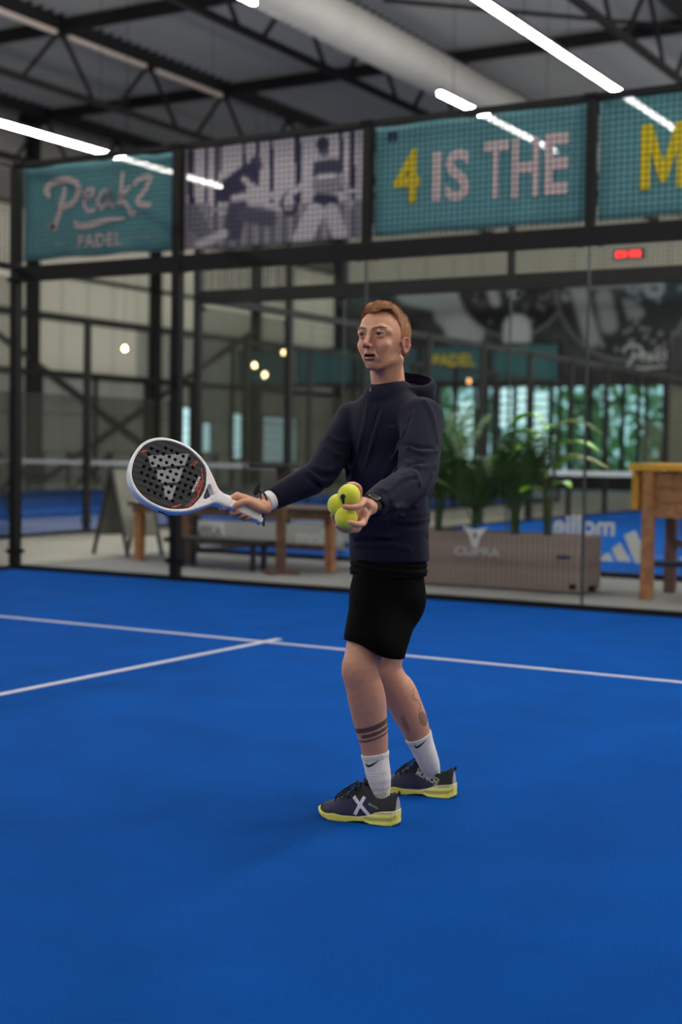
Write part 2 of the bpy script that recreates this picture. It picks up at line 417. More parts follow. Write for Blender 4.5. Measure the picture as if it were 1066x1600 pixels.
# ---- floors
def turf_mat():
    m = bpy.data.materials.new('blue_turf'); m.use_nodes = True; n, l = m.node_tree.nodes, m.node_tree.links; b = n['Principled BSDF']
    b.inputs['Roughness'].default_value = .85; b.inputs['Specular IOR Level'].default_value = .02; b.inputs['Sheen Weight'].default_value = .02; b.inputs['Sheen Tint'].default_value = (.35, .6, 1, 1)
    tc = n.new('ShaderNodeTexCoord'); n1 = n.new('ShaderNodeTexNoise'); n1.inputs['Scale'].default_value = 260; n1.inputs['Detail'].default_value = 3
    n2 = n.new('ShaderNodeTexNoise'); n2.inputs['Scale'].default_value = 2.2; n2.inputs['Detail'].default_value = 6
    for q in (n1, n2): l.new(tc.outputs['Object'], q.inputs['Vector'])
    cr = n.new('ShaderNodeValToRGB'); e = cr.color_ramp.elements; e[0].position = .34; e[0].color = (.0006, .034, .20, 1); e[1].position = .62; e[1].color = (.0016, .090, .40, 1)
    l.new(n1.outputs['Fac'], cr.inputs[0]); mx = n.new('ShaderNodeMix'); mx.data_type = 'RGBA'; mx.blend_type = 'MULTIPLY'; mx.inputs[0].default_value = 1
    mr = n.new('ShaderNodeMapRange'); l.new(n2.outputs['Fac'], mr.inputs[0]); mr.inputs[1].default_value = .3; mr.inputs[2].default_value = .7; mr.inputs[3].default_value = .86; mr.inputs[4].default_value = 1.10
    l.new(cr.outputs[0], mx.inputs[6]); l.new(mr.outputs[0], mx.inputs[7]); l.new(mx.outputs[2], b.inputs['Base Color'])
    bp = n.new('ShaderNodeBump'); bp.inputs['Strength'].default_value = .9; bp.inputs['Distance'].default_value = .008; l.new(n1.outputs['Fac'], bp.inputs['Height']); l.new(bp.outputs[0], b.inputs['Normal'])
    return m
M_turf = turf_mat()
tag(MB().box((-17, -22, -.25), (22, 35, -.012)).build('floor', mat('hall_concrete', (.24, .22, .18), rough=.55, var=.15, vscale=1.5)), kind='structure')
tag(MB().box((-.32, .10, -.012), (10.2, 2.97, -.002)).build('hall_carpet', mat('grey_carpet', (.165, .158, .145), rough=.95, var=.12, vscale=40, bump=.3, bscale=300)), kind='structure')
def court(x0, y0, name='court_turf'):
    t = tag(MB().box((x0, y0, -.012), (x0+10, y0+20, 0)).build(name, M_turf), kind='structure')
    for y in (y0+3.0, y0+16.95): MB().box((x0, y, -.001), (x0+10, y+.05, .0025)).build('court_line', M_line, t)
    for a, b in ((y0+2.85, y0+9.9), (y0+10.1, y0+17.15)): MB().box((x0+4.975, a, -.001), (x0+5.025, b, .0030)).build('court_line', M_line, t)
    return t
court(0, -20); court(0, 3.05); court(-13.4, 3.05)

# ---- court enclosures: posts, rails, glass, welded mesh
def mesh_panel(p, ux, w, z0, z1, pitch=.05, r=.0055):
    """welded wire panel from point p along ux"""
    mb = MB(); ux = Vector(ux); p = Vector(p); n = int(round(w/pitch))
    for i in range(1, n): q = p+ux*(w*i/n); mb.beam(q+Vector((0, 0, z0)), q+Vector((0, 0, z1)), r)
    k = int(round((z1-z0)/pitch))
    for i in range(1, k): z = z0+(z1-z0)*i/k; mb.beam(p+Vector((0, 0, z)), p+ux*w+Vector((0, 0, z)), r)
    return mb
clamp = MB().box((-.022, -.022, -.022), (.022, .022, .022)).mesh('glass_clamp'); clamp.materials.append(M_steel)
def enclosure(name, label, walls):
    root = empty(name, (0, 0, 0), label, 'fence', 'black steel and glass court fences')
    pm = {}
    def post(p, z0, z1, s=.08):
        k = (round(z0, 2), round(z1, 2), s)
        if k not in pm: pm[k] = MB().box((-s/2, -s/2, z0), (s/2, s/2, z1)).box((-s/2-.02, -s/2-.02, z1-.02), (s/2+.02, s/2+.02, z1+.01)).mesh('post')
        o = link('post', pm[k], M_steel if not pm[k].materials else None, root); o.location = p
    for wl in walls:
        p0, ux, L = Vector(wl['p']), Vector(wl['d']), wl['L']; n = int(round(L/2)); nm = Vector((-ux.y, ux.x, 0))
        for i in range(n+1):
            q = p0+ux*2*i; hp = wl['post'](i)
            if hp: post(q, *hp)
        for a, b, z, h in wl['rails']:
            MB().beam(p0+ux*a+Vector((0, 0, z)), p0+ux*b+Vector((0, 0, z)), .06, h).build('rail', M_steel, root)
        for i in range(n):
            g = wl['glass'](i); q = p0+ux*(2*i)
            if g:
                a, b = q+ux*.006, q+ux*1.994; mb = MB(); mb.beam(a+Vector((0, 0, (g[0]+g[1])/2)), b+Vector((0, 0, (g[0]+g[1])/2)), .010, g[1]-g[0])
                gp = mb.build('glass_panel', M_glass, root)
                for e in (a, b): MB().box((e.x-.004, e.y-.007, g[0]), (e.x+.004, e.y+.007, g[1])).build('glass_edge', mat('glass_edge', (.04, .055, .05), rough=.3), gp)
                for e in (q+ux*.08, q+ux*1.92):
                    for z in (g[0]+.15, g[1]-.03): link('glass_clamp', clamp, None, gp).location = (e.x, e.y, z)
            m_ = wl['mesh'](i)
            if m_: tag(mesh_panel(q+ux*.04, ux, 1.92, m_[0]+.03, m_[1]-.03, m_[2] if len(m_) > 2 else .05, .0036 if len(m_) > 2 else .0055).build('wire_mesh', M_wire, root), kind='stuff')
    return root
full = lambda i: (0, 4.02)
enclosure('court_fence', 'black padel court fence with glass wall and banners standing behind the player', [
    dict(p=(0, 0, 0), d=(1, 0, 0), L=10, post=lambda i: (0, 4.02, .085) if i < 2 else ((2.93, 4.02, .07) if i < 5 else (0, 4.02, .085)), rails=[(0, 10, 4.0, .05), (0, 10, 2.93, .15), (0, 10, .02, .05)], glass=lambda i: (.03, 2.9), mesh=lambda i: (3.0, 3.99)),
    dict(p=(0, -20, 0), d=(0, 1, 0), L=20, post=lambda i: (0, 4.02) if i in (0, 9, 10) else (0, 3.02), rails=[(16, 20, 4.0, .05), (0, 20, 3.0, .06), (0, 20, .02, .04)], glass=lambda i: (.03, 2.9) if i in (0, 9) else ((.03, 1.95) if i in (1, 8) else None), mesh=lambda i: (3.0, 3.98) if i in (8, 9) else ((.05, 3.0, .1) if i not in (0, 1, 8, 9) else None))])
enclosure('court_fence', 'fence of the next court across the hall with white logos stuck on its glass', [
    dict(p=(0, 3.05, 0), d=(1, 0, 0), L=10, post=lambda i: (0, 4.02) if i in (0, 5) else (2.93, 4.02, .07), rails=[(0, 10, 4.0, .05), (0, 10, 3.0, .16), (0, 10, .02, .06)], glass=lambda i: (.03, 2.9), mesh=lambda i: (3.05, 3.99)),
    dict(p=(0, 3.05, 0), d=(0, 1, 0), L=20, post=lambda i: (0, 4.02) if i in (1, 9, 10) else ((0, 3.02) if i else None), rails=[(0, 2, 4.0, .05), (18, 20, 4.0, .05), (0, 20, 3.0, .09), (0, 20, .02, .04)], glass=lambda i: (.03, 2.9) if i in (0, 9) else ((.03, 1.95) if i in (1, 8) else None), mesh=lambda i: (3.05, 3.98) if i in (0, 9) else ((.05, 3.0, .1) if i not in (1, 8) else (2.0, 3.0, .1)))])
enclosure('court_fence', 'court fence with a row of teal banners far behind the planter', [
    dict(p=(-3.4, 3.05, 0), d=(0, 1, 0), L=20, post=lambda i: (0, 4.02) if i in (0, 10) else (0, 3.02), rails=[(4, 20, 3.0, .08), (0, 20, .02, .05)], glass=lambda i: (.03, 1.95) if i < 2 else None, mesh=lambda i: (.05, 3.0, .1) if i > 1 else None),
    dict(p=(-13.4, 3.05, 0), d=(0, 1, 0), L=20, post=lambda i: (0, 3.02), rails=[(0, 20, 3.0, .10), (0, 20, .02, .3)], glass=lambda i: None, mesh=lambda i: (.05, 3.0, .1)),
    dict(p=(-13.4, 23.05, 0), d=(1, 0, 0), L=10, post=full, rails=[(0, 10, 4.0, .05), (0, 10, 3.0, .10), (0, 10, .02, .1)], glass=lambda i: None, mesh=lambda i: (.05, 3.0, .1)),
    dict(p=(0, 23.05, 0), d=(1, 0, 0), L=4, post=full, rails=[(0, 4, 4.0, .05), (0, 4, 3.0, .10), (0, 4, .02, .1)], glass=lambda i: (.03, 2.9), mesh=lambda i: (3.0, 4.0, .1))])
# nets
def net(x0, y, label):
    r = empty('court_net', (x0, y, 0), label, 'net', 'white-taped nets of the far courts')
    MB().box((.1, -.01, .84), (9.9, .01, .92)).build('net_tape', mat('net_tape', (.55, .54, .54), rough=.8), r)
    mb = MB()
    for i in range(1, 196): mb.beam((.1+i*.05, 0, .02), (.1+i*.05, 0, .85), .003)
    for i in range(17): mb.beam((.1, 0, .03+i*.05), (9.9, 0, .03+i*.05), .003)
    tag(mb.build('net_cord', M_wire, r), kind='stuff')
    for x in (.05, 9.95): MB().box((x-.04, -.04, 0), (x+.04, .04, .95)).build('net_post', M_steel, r)
net(0, 13.05, 'white-taped net of the court behind the planter')
net(-13.4, 13.05, 'white-taped net of the far left court beyond the sign board')

# ---- banners on the mesh above the glass
def cloth_banner(name, x0, x1, z0, z1, y, m, label, group, wav=.006, parent=None):
    nx, nz = 24, 12; V = []; F = []
    for j in range(nz+1):
        for i in range(nx+1):
            u, v = i/nx, j/nz; V.append((x0+(x1-x0)*u, y+wav*math.sin(u*9+v*3)*(1-abs(2*v-1)*.5), z0+(z1-z0)*v-.008*math.sin(u*math.pi*5)*(v in (0, 1))))
    for j in range(nz):
        for i in range(nx): a = j*(nx+1)+i; F.append((a, a+1, a+nx+2, a+nx+1))
    o = link(name, raw_mesh(name, V, F, True), m); tag(o, label, 'banner', group); s = o.modifiers.new('solid', 'SOLIDIFY'); s.thickness = .002
    return o
def perforated(name, col, open_=.07, attr=None, tl=.12):
    m = mat(name, col, rough=.85, attr=attr, var=.0 if attr else .12, vscale=3); n, l = m.node_tree.nodes, m.node_tree.links; out = n['Material Output']
    t = n.new('ShaderNodeBsdfTransparent'); tr = n.new('ShaderNodeBsdfTranslucent'); tr.inputs[0].default_value = (*[c*.8 for c in col], 1); m1 = n.new('ShaderNodeMixShader'); m1.inputs[0].default_value = tl; m2 = n.new('ShaderNodeMixShader'); m2.inputs[0].default_value = open_
    l.new(n['Principled BSDF'].outputs[0], m1.inputs[1]); l.new(tr.outputs[0], m1.inputs[2]); l.new(m1.outputs[0], m2.inputs[1]); l.new(t.outputs[0], m2.inputs[2]); l.new(m2.outputs[0], out.inputs[0]); return m
M_teal = perforated('teal_banner', (.16, .42, .45), .11); M_pink = mat('pale_pink_print', (.80, .64, .62), rough=.8); M_yel = mat('yellow_print', (.85, .66, .02), rough=.8)
G = 'banners tied behind the court mesh'
def trace(uv, y):  # pixels of the photo -> banner plane (x, z)
    q = onplane(*uv, 1, y); return q[0], q[2]
b1 = cloth_banner('banner', .06, 1.955, 3.07, 3.97, .045, M_teal, 'teal banner with pale pink brushed lettering, leftmost on the mesh', G)
mb = MB(); Yb = .030
def br(uvs, w=.045):
    stroke(mb, [(*trace((u, v), Yb), *[k*1.35 for k in ww]) for u, v, *ww in uvs], w*1.35, (0, Yb, 0), (1, 0, 0), (0, 0, 1), .002)
br([(79, 309, .03), (73, 300, .05), (76, 290), (90, 283), (108, 281), (121, 288), (122, 303), (112, 318), (97, 324, .03)])
br([(101, 292, .03), (98, 312), (92, 335), (86, 353), (79, 352, .05), (88, 360, .03)])
br([(128, 311, .03), (141, 307), (146, 298), (140, 295), (133, 303), (131, 318), (139, 330), (150, 325, .03)], .032)
br([(166, 297, .03), (158, 302), (153, 315), (159, 325), (168, 314), (172, 298), (172, 318), (180, 322, .03)], .032)
br([(193, 268, .03), (190, 290), (186, 322, .03)], .035); br([(204, 291, .03), (190, 307), (199, 322), (206, 334, .045), (212, 330, .03)], .032)
br([(209, 289, .03), (218, 280), (235, 276), (228, 295), (214, 316), (236, 320, .05)], .034)
br([(116, 345, .02), (122, 353, .05), (140, 352, .05), (165, 344, .04), (195, 341, .015)])
mb.build('lettering', M_pink, b1)
text_mesh('lettering', 'PADEL', .17, M_pink, b1, (1.03, Yb, 3.205), (1, 0, 0), (0, 0, 1), bold=.004, spacing=1.15)
text_mesh('lettering', 'EST.', .07, mat('dim_pink_print', (.32, .45, .46), rough=.8), b1, (.55, Yb, 3.205), (1, 0, 0), (0, 0, 1), bold=.001)
text_mesh('lettering', '2018', .07, mat('dim_pink_print', (.25, .30, .31)), b1, (1.56, Yb, 3.205), (1, 0, 0), (0, 0, 1), bold=.001)
# photo banner: two players, printed in navy on pinkish white
def capd(p, a, b, r): a = np.array(a, float); b = np.array(b, float); e = b-a; t = np.clip(((p-a)@e)/(e@e), 0, 1); return np.sqrt(((p-a-t[:, None]*e)**2).sum(1))-r
def photo(name, x0, x1, z0, z1, y, nx, nz, paint, mt):
    X, Z = np.meshgrid(np.linspace(x0, x1, nx+1), np.linspace(z0, z1, nz+1)); V = np.stack([X.ravel(), np.full(X.size, y), Z.ravel()], 1)
    i = np.arange(nx*nz); a = (i//nx)*(nx+1)+i % nx; F = np.stack([a, a+1, a+nx+2, a+nx+1], 1); me = raw_mesh(name, V, F)
    q = V-CAM; w = q@FWD; P = np.stack([533+FPX*(q@RGT)/w, 800-FPX*(q@UPV)/w], 1)
    c = paint(P, V); at = me.color_attributes.new('Col', 'FLOAT_COLOR', 'POINT'); at.data.foreach_set('color', np.concatenate([c, np.ones((len(c), 1))], 1).astype(np.float32).ravel())
    return link(name, me, mt)
def paint1(P, V):
    u, v = P.T; g = np.full(len(P), .80)+.08*np.sin(u*.6)*np.sin(v*.33)
    for a, b, w_ in ((300, 350, 7), (322, 380, 5), (338, 380, 4), (345, 270, 3), (382, 330, 3), (402, 290, 5), (424, 385, 5), (466, 370, 9), (533, 300, 5), (551, 370, 8), (296, 390, 4)): g = np.where((np.abs(u-a) < w_/2+.5) & (v < b), .22, g)
    g = np.where((np.abs((v-330-(u-290)*-.05)) < 4), .5, g); g = np.where(v > 340-(u-290)*.09, .42+.1*np.sin(u*.35), g); g = np.where((v > 318) & (u < 330), .25+.35*(np.sin(u*.9) > .2), g)
    def S_(d, t, k=2.): nonlocal g; w = 1/(1+np.exp(d/k*2)); g = g*(1-w)+t*w
    # left player bending with racket
    S_(capd(P, (385, 275), (352, 300), 17), .22); S_(capd(P, (400, 252), (402, 258), 9), .25); S_(capd(P, (392, 262), (396, 268), 9), .20); S_(capd(P, (372, 320), (364, 362), 15), .25); S_(capd(P, (385, 335), (420, 342), 13), .28)
    S_(capd(P, (352, 300), (345, 310), 6), .15); S_(capd(P, (366, 310), (398, 306), 4.5), .95); S_(capd(P, (398, 306), (438, 305), 4.5), .92); S_(capd(P, (350, 365), (312, 382), 6), .92); S_(capd(P, (382, 280), (418, 320), 4), .85); S_(capd(P, (418, 320), (445, 328), 3.5), .88)
    d = np.abs(np.sqrt(((u-452)/11)**2+((v-318)/16)**2)-1)*11-2.5; S_(d, .18, 1.2)
    # right player
    S_(capd(P, (505, 228), (506, 236), 9), .30); S_(capd(P, (505, 222), (503, 226), 9), .18); S_(capd(P, (500, 265), (522, 262), 15), .24); S_(capd(P, (503, 290), (518, 288), 16), .45); S_(capd(P, (498, 312), (520, 314), 10), .20)
    S_(capd(P, (498, 276), (522, 274), 3.5), .85, 1); S_(capd(P, (484, 262), (476, 288), 5), .88); S_(capd(P, (476, 288), (450, 306), 4), .88); S_(capd(P, (535, 275), (548, 320), 5), .60)
    S_(capd(P, (492, 332), (472, 374), 14), .92); S_(capd(P, (518, 330), (530, 364), 12), .74); S_(capd(P, (545, 298), (568, 298), 2.5), .8, 1)
    g = np.clip((g-.22)/.58, 0, 1)[:, None]; return np.array([.022, .025, .085])*(1-g)+np.array([.86, .79, .81])*g
b2 = photo('banner', 2.045, 3.965, 3.065, 3.97, .045, 150, 72, paint1, perforated('photo_banner', (.3, .28, .3), .02, attr='Col', tl=.03)); tag(b2, 'navy and white photo banner of two padel players', 'banner', G)
MB().box((2.03, .043, 3.055), (2.055, .049, 3.975)).build('banner_hem', M_pink, b2); MB().box((3.955, .043, 3.055), (3.975, .049, 3.975)).build('banner_hem', M_pink, b2)
b3 = cloth_banner('banner', 4.045, 5.965, 3.06, 3.975, .045, M_teal, 'teal banner reading 4 is the, in yellow and pink capitals', G)
def word(ch, x0, x1, z0, z1, m, p):
    t = text_mesh('lettering', ch, 1., m, p, (0, 0, 0), (1, 0, 0), (0, 0, 1), bold=.004 if ch == 'M' else .025, depth=.0015); co = np.array([v.co for v in t.data.vertices]); a, b = co.min(0), co.max(0)
    for v in t.data.vertices: v.co.x = x0+(v.co.x-a[0])/(b[0]-a[0])*(x1-x0); v.co.z = z0+(v.co.z-a[2])/(b[2]-a[2])*(z1-z0); v.co.y = Yb if v.co.y < 0 else Yb+.002
word('4', 4.235, 4.485, 3.315, 3.765, M_yel, b3); word('I', 4.60, 4.675, 3.31, 3.715, M_pink, b3); word('S', 4.715, 4.94, 3.30, 3.72, M_pink, b3)
word('T', 5.065, 5.28, 3.295, 3.755, M_pink, b3); word('H', 5.315, 5.55, 3.28, 3.755, M_pink, b3); word('E', 5.60, 5.80, 3.285, 3.765, M_pink, b3)
text_mesh('quote_mark', '"', .28, mat('navy_print', (.02, .03, .10), rough=.8), b3, (4.215, Yb, 3.80), (1, 0, 0), (0, 0, 1), bold=.008)
b4 = cloth_banner('banner', 6.045, 7.955, 3.06, 3.99, .045, M_teal, 'teal banner with a large yellow letter at the right edge', G)
MB().prism([(6.385+.36*a, 3.26+.495*b) for a, b in [(0, 0), (.21, 0), (.21, .60), (.43, .10), (.57, .10), (.79, .60), (.79, 0), (1, 0), (1, 1), (.76, 1), (.5, .42), (.24, 1), (0, 1)]], (0, Yb+.002, 0), (1, 0, 0), (0, 0, 1), .002).build('lettering', M_yel, b4)

# ---- roof
tag(MB().box((-17, -22, 10.16), (22, 36, 10.3)).build('ceiling', mat('roof_deck_back', (.05, .052, .06))), kind='structure')
V = []; F = []; y = -22.
prof = []
while y < 35: prof += [(y, 9.97), (y+.10, 9.97), (y+.13, 10.14), (y+.28, 10.14)]; y += .31
for yy, z in prof: V += [(-17, yy, z), (22, yy, z)]
F = [(2*i, 2*i+1, 2*i+3, 2*i+2) for i in range(len(prof)-1)]
tag(link('trim_1', raw_mesh('trim_1', V, F), mat('roof_deck', (.30, .31, .31), rough=.5)), kind='structure')
tm = {}
def truss(x, label):
    r = empty('roof_truss', (x, 0, 0), label, 'truss', 'black steel roof trusses')
    def part(nm, mk):
        if nm not in tm: tm[nm] = mk().mesh(nm.split('#')[0]); tm[nm].materials.append(M_steel2)
        return link(nm.split('#')[0], tm[nm], None, r)
    part('top_chord', lambda: MB().box((-.07, -20, 9.70), (.07, 34.4, 10.0)).box((-.12, -20, 9.98), (.12, 34.4, 10.04)))
    part('bottom_chord', lambda: MB().box((-.06, -20, 8.44), (.06, 34.4, 8.56)))
    for k in range(-11, 8):
        y = 11.8+2.9*k
        for a, b, nm in ((y, y-1.10, 'web_brace#a'), (y, y+1.05, 'web_brace#b')):
            o = part(nm, lambda a=a, b=b, y=y: MB().beam((0, 0, 9.72), (0, b-y, 8.52), .065)); o.location = (0, y, 0)
        o = part('gusset', lambda: MB().box((-.03, -.16, 9.55), (.03, .16, 9.75))); o.location = (0, y, 0)
    return r
for x, lb in ((-9.95, 'black roof truss over the far left court, third from the right'), (-4.25, 'black roof truss just left of the round duct'), (1.45, 'black roof truss at the upper right of the picture'), (7.15, 'black roof truss almost above the player'), (-15.6, 'black roof truss along the left wall')): truss(x, lb)
for k, y in enumerate((.2, 6., 11.8, 17.6, 23.4, 29.2, -5.6, -11.4)):
    nth = ['just before the court fence', 'above the hallway court edge', 'second beam beyond the fence', 'third beam beyond the fence', 'above the far end of the courts', 'nearest the mural wall', 'above the player', 'behind the camera'][k]
    tag(MB().box((-16.5, y-.06, 9.66), (21, y+.06, 9.92)).build('roof_beam', M_steel2), 'dark steel roof beam running across, '+nth, 'beam', 'roof cross beams')
tag(MB().beam((-3.0, 12.85, 9.6), (5.4, 20.9, 9.6), .07).build('roof_beam', M_steel2), 'thin diagonal wind brace under the roof at the upper right', 'beam')
M_tube = mat('pale_batten', (.62, .52, .44), rough=.5)
tb0 = MB().box((-.05, -1.25, -.04), (.05, 1.25, .04)).mesh('batten_light'); tb0.materials.append(M_tube)
for x, k, lb in ((-9.86, 0, 'pale batten under the left truss, middle of the row'), (-9.86, 1, 'pale batten under the left truss, right end of the row'), (-9.86, -1, 'pale batten under the left truss, at the left picture edge'), (1.54, 0, 'pale batten under the upper right truss')):
    o = link('batten_light', tb0, None); o.location = (x, 13.2+2.9*k if x < 0 else 11.4, 9.60); tag(o, lb, 'light', 'unlit pale battens')
    for s in (-1, 1): MB().box((-.01, s*1.0-.01, .03), (.01, s*1.0+.01, .14)).build('hanger', M_steel2, o)
# round duct
dz = empty('air_duct', (-1.67, 0, 8.0), 'large round grey ventilation duct hanging below the roof', 'duct')
M_duct = mat('galvanised_duct', (.23, .225, .21), rough=.65, metal=.0, var=.06, vscale=2)
V = []; F = []
ys = np.arange(-16, 34.1, 1.25)
for i, y in enumerate(ys[:-1]):
    mb = MB(); mb.tube([(0, y+.01, 0), (0, y+1.24, 0)], .363, 36, caps=False) if 0 else None
mb = MB(); mb.tube([(0, -16, 0), (0, 34, 0)], .363, 48); mb.build('pipe', M_duct, dz, True)
for y in ys: MB().tube([(0, y-.018, 0), (0, y+.018, 0)], .3665, 48, caps=False).build('seam_band', M_duct, dz, True)
# linear lights
M_led = mat('led_diffuser', (1, 1, 1), emit=((1.0, .965, .92), LED))
lm = {}
def linear(x, y0, y1, z, label, cables=True, w=.05):
    L = y1-y0; r = empty('linear_light', (x, (y0+y1)/2, z), label, 'light', 'slim suspended linear lights')
    k = (round(L, 2), w)
    if k not in lm:
        a = MB().box((-w/2, -L/2, -.035), (w/2, L/2, .012)).mesh('diffuser'); a.materials.append(M_led)
        b = MB().box((-w/2-.004, -L/2, .012), (w/2+.004, L/2, .06)).mesh('housing'); b.materials.append(M_black); lm[k] = (a, b)
    link('diffuser', lm[k][0], None, r); link('housing', lm[k][1], None, r)
    for s in (-.4, .4): MB().beam((0, s*L, .05), (0, s*L, 9.7-z), .006).build('cable', M_wire, r)
linear(-5.15, 4.6, 7.68, 6.0, 'bright linear light at the left edge, in front of the fence rail'); linear(-5.15, 1.2, 4.4, 6.0, 'bright linear light just outside the left picture edge'); linear(-5.15, 7.75, 10.75, 6.0, 'bright linear light shining through the two left banners')
linear(1.36, -1.4, 2.15, 6.0, 'short end of a linear light at the top edge beside the duct'); linear(1.40, 6.5, 10.6, 6.0, 'bright linear light crossing the duct above the pink letters')
linear(3.52, -1.5, 5.0, 6.0, 'longest bright linear light, near part at the upper right'); linear(3.52, 5.0, 12.0, 6.0, 'bright linear light ending behind the rightmost banner')
fill_lights = [(9.3, -4.4, 'over the side line beside the player'), (9.3, 1.2, 'over the court right of the player'), (3.5, -9.5, 'over the court left of the player'), (3.5, -16, 'over the near left court end'), (9.3, -16, 'over the near right court end'),
        (-5.15, -6, 'over the left hall side'), (-5.15, -13, 'in the near left hall corner'), (-11, 0, 'over the left hall passage'), (-13.5, 5, 'by the left wall outside the picture'), (12.5, 6, 'over the hallway at the right'), (12.5, 14, 'over the next court, right side'), (7.5, 13, 'over the next court, middle'),
        (6.0, 20, 'over the next court, far part'), (3.5, 25, 'behind the next court'), (1.5, 31, 'before the mural, right of the picture'), (7.5, 31, 'before the far wall at the right'), (15.5, -8, 'over the right hall side'), (15.5, 2, 'over the right hall middle'), (12.5, 24, 'in the far right hall corner'), (3.5, 18.8, 'above the net of the next court'), (-9, 4, 'over the hall passage beside the far left court'), (12.5, -2, 'over the passage right of the player')]
for x, y, lb in fill_lights: linear(x, y-2.6, y+2.6, 6.0, 'added linear light outside the picture '+lb)  # unseen lights added to brighten the hall and the player
# ---- left wall: cladding, girts, columns, bracing
wl = MB().box((-17.2, -22, 0), (-16.75, 15, 10.1)).box((-17.2, 15, 0), (-16.75, 35, 3.15)).box((-17.2, 15, 7.65), (-16.75, 35, 10.1)).box((-17.2, 23.35, 3.15), (-16.75, 35, 4.75)).build('wall_left', mat('wall_core', (.10, .10, .09))); tag(wl, kind='structure')
M_cl1 = mat('cream_cladding', (.60, .575, .50), rough=.6, var=.05, vscale=.6); M_cl2 = mat('grey_cladding', (.44, .44, .39), rough=.7, var=.12, vscale=1.2)
n_, l_ = M_cl1.node_tree.nodes, M_cl1.node_tree.links; tr_ = n_.new('ShaderNodeBsdfTranslucent'); tr_.inputs[0].default_value = (.80, .70, .60, 1); mx_ = n_.new('ShaderNodeMixShader'); mx_.inputs[0].default_value = .55
l_.new(n_['Principled BSDF'].outputs[0], mx_.inputs[1]); l_.new(tr_.outputs[0], mx_.inputs[2]); l_.new(mx_.outputs[0], n_['Material Output'].inputs[0])      # milky daylight panels
M_girt = mat('grey_painted_steel', (.022, .022, .022), rough=.6)
pc = {}
def panel(y, z0, z1, m, w=1.08):
    k = (z0, z1, m.name, w)
    if k not in pc: pc[k] = MB().box((-16.75, -w/2, z0+.006), (-16.66, w/2, z1-.006)).mesh('panel'); pc[k].materials.append(m)
    o = link('panel', pc[k], None, wl); o.location = (0, y, 0)
for k in range(18):
    y = 15.6+1.1*k
    low = 3.2 if y < 23.3 else 4.8
    panel(y, 0, low, M_cl2)
    if low < 4: panel(y, 3.2, 4.75, M_cl1)
    panel(y, 4.8, 5.9, M_cl1); panel(y, 5.9, 7.6, M_cl1); panel(y, 7.6, 10.1, mat('dim_cladding', (.22, .215, .19), rough=.7))
for z, h in ((3.2, .16), (4.75, .20), (5.9, .10), (7.6, .08)): MB().box((-16.66, 13, z-h/2), (-16.5, 34.5, z+h/2)).build('girt', M_girt, wl)
for y in (12.9, 18.1, 23.4, 28.8, 34.2): MB().box((-16.62, y-.14, 0), (-16.34, y+.14, 10.05)).build('column', M_steel, wl)
for z in (1.05, 2.1): MB().box((-16.66, 13, z-.015), (-16.63, 34.5, z+.015)).build('cladding_joint', M_steel, wl)
MB().beam((-16.48, 12.9, 5.9), (-16.48, 25.5, .1), .12).build('cross_brace', M_girt, wl); MB().beam((-16.42, 18.3, .2), (-16.42, 28.8, 5.2), .12).build('cross_brace', M_girt, wl)
# tall narrow windows in the left wall's far bay (blinds half open)
M_pane = glass_mat('window_glass', (.75, .88, .88), refl=1.0)
M_dayl = mat('blind_slat', (.72, .80, .80), rough=.5)
for n_, (y0, y1, z0, z1) in enumerate(((24.75, 25.35, .9, 2.45), (26.05, 26.45, 1.1, 2.0), (27.6, 28.2, .9, 2.35), (29.5, 31.6, .8, 2.3))):
    f = tag(MB().box((-16.66, y0-.05, z0-.05), (-16.60, y0, z1+.05)).box((-16.66, y1, z0-.05), (-16.60, y1+.05, z1+.05)).box((-16.66, y0, z0-.05), (-16.60, y1, z0)).box((-16.66, y0, z1), (-16.60, y1, z1+.05)).build('window_%d' % (n_+1), M_steel), kind='structure')
    MB().box((-16.645, y0, z0), (-16.635, y1, z1)).build('lit_pane', mat('daylit_frosted_pane%d' % (n_ > 2), (.5, .6, .6), rough=.3, emit=((.55, .86, .92), .34 if n_ < 3 else .10)), f)
    for k in range(1, 6): z = z0+(z1-z0)*k/6; MB().box((-16.63, y0, z-.012), (-16.61, y1, z+.012)).build('slat', M_steel, f)

# ---- far wall with mural and glazed front
wb_ = MB().box((-16.5, 34.6, 3.6), (22, 35, 7.12)).box((-16.5, 34.6, 9.4), (22, 35, 10.1)).box((4.0, 34.6, 7.1), (22, 35, 9.5)).box((-16.5, 34.6, 0), (-12.6, 35, 3.6)).box((-4.35, 34.6, 0), (22, 35, 3.6)).build('wall_back', mat('far_wall_beige', (.22, .205, .16), rough=.8)); tag(wb_, kind='structure')
MB().box((-16.5, 34.45, 7.02), (12, 34.6, 7.14)).build('fascia', M_steel, wb_)
pb_ = MB().box((-.54, 34.62, 7.146), (.54, 34.70, 9.394)).mesh('panel'); pb_.materials.append(M_cl1)
for k in range(19): link('panel', pb_, None, wb_).location = (-15.9+1.1*k, 0, 0)
MB().box((-16.5, 34.40, 3.45), (4, 34.6, 3.98)).build('lintel', mat('dark_lintel', (.022, .022, .024)), wb_)
tag(MB().box((12, -22, 0), (12.1, -21.9, .1)).build('trim_2', M_steel), kind='structure') if 0 else None
tag(MB().box((21.6, -22, 0), (22, 35, 10.1)).build('wall_right', mat('right_wall_grey', (.30, .30, .28), rough=.8)), kind='structure')
tag(MB().box((-17, -22.4, 0), (22, -22, 10.1)).build('wall_front', mat('right_wall_grey', (.3, .3, .28))), kind='structure')
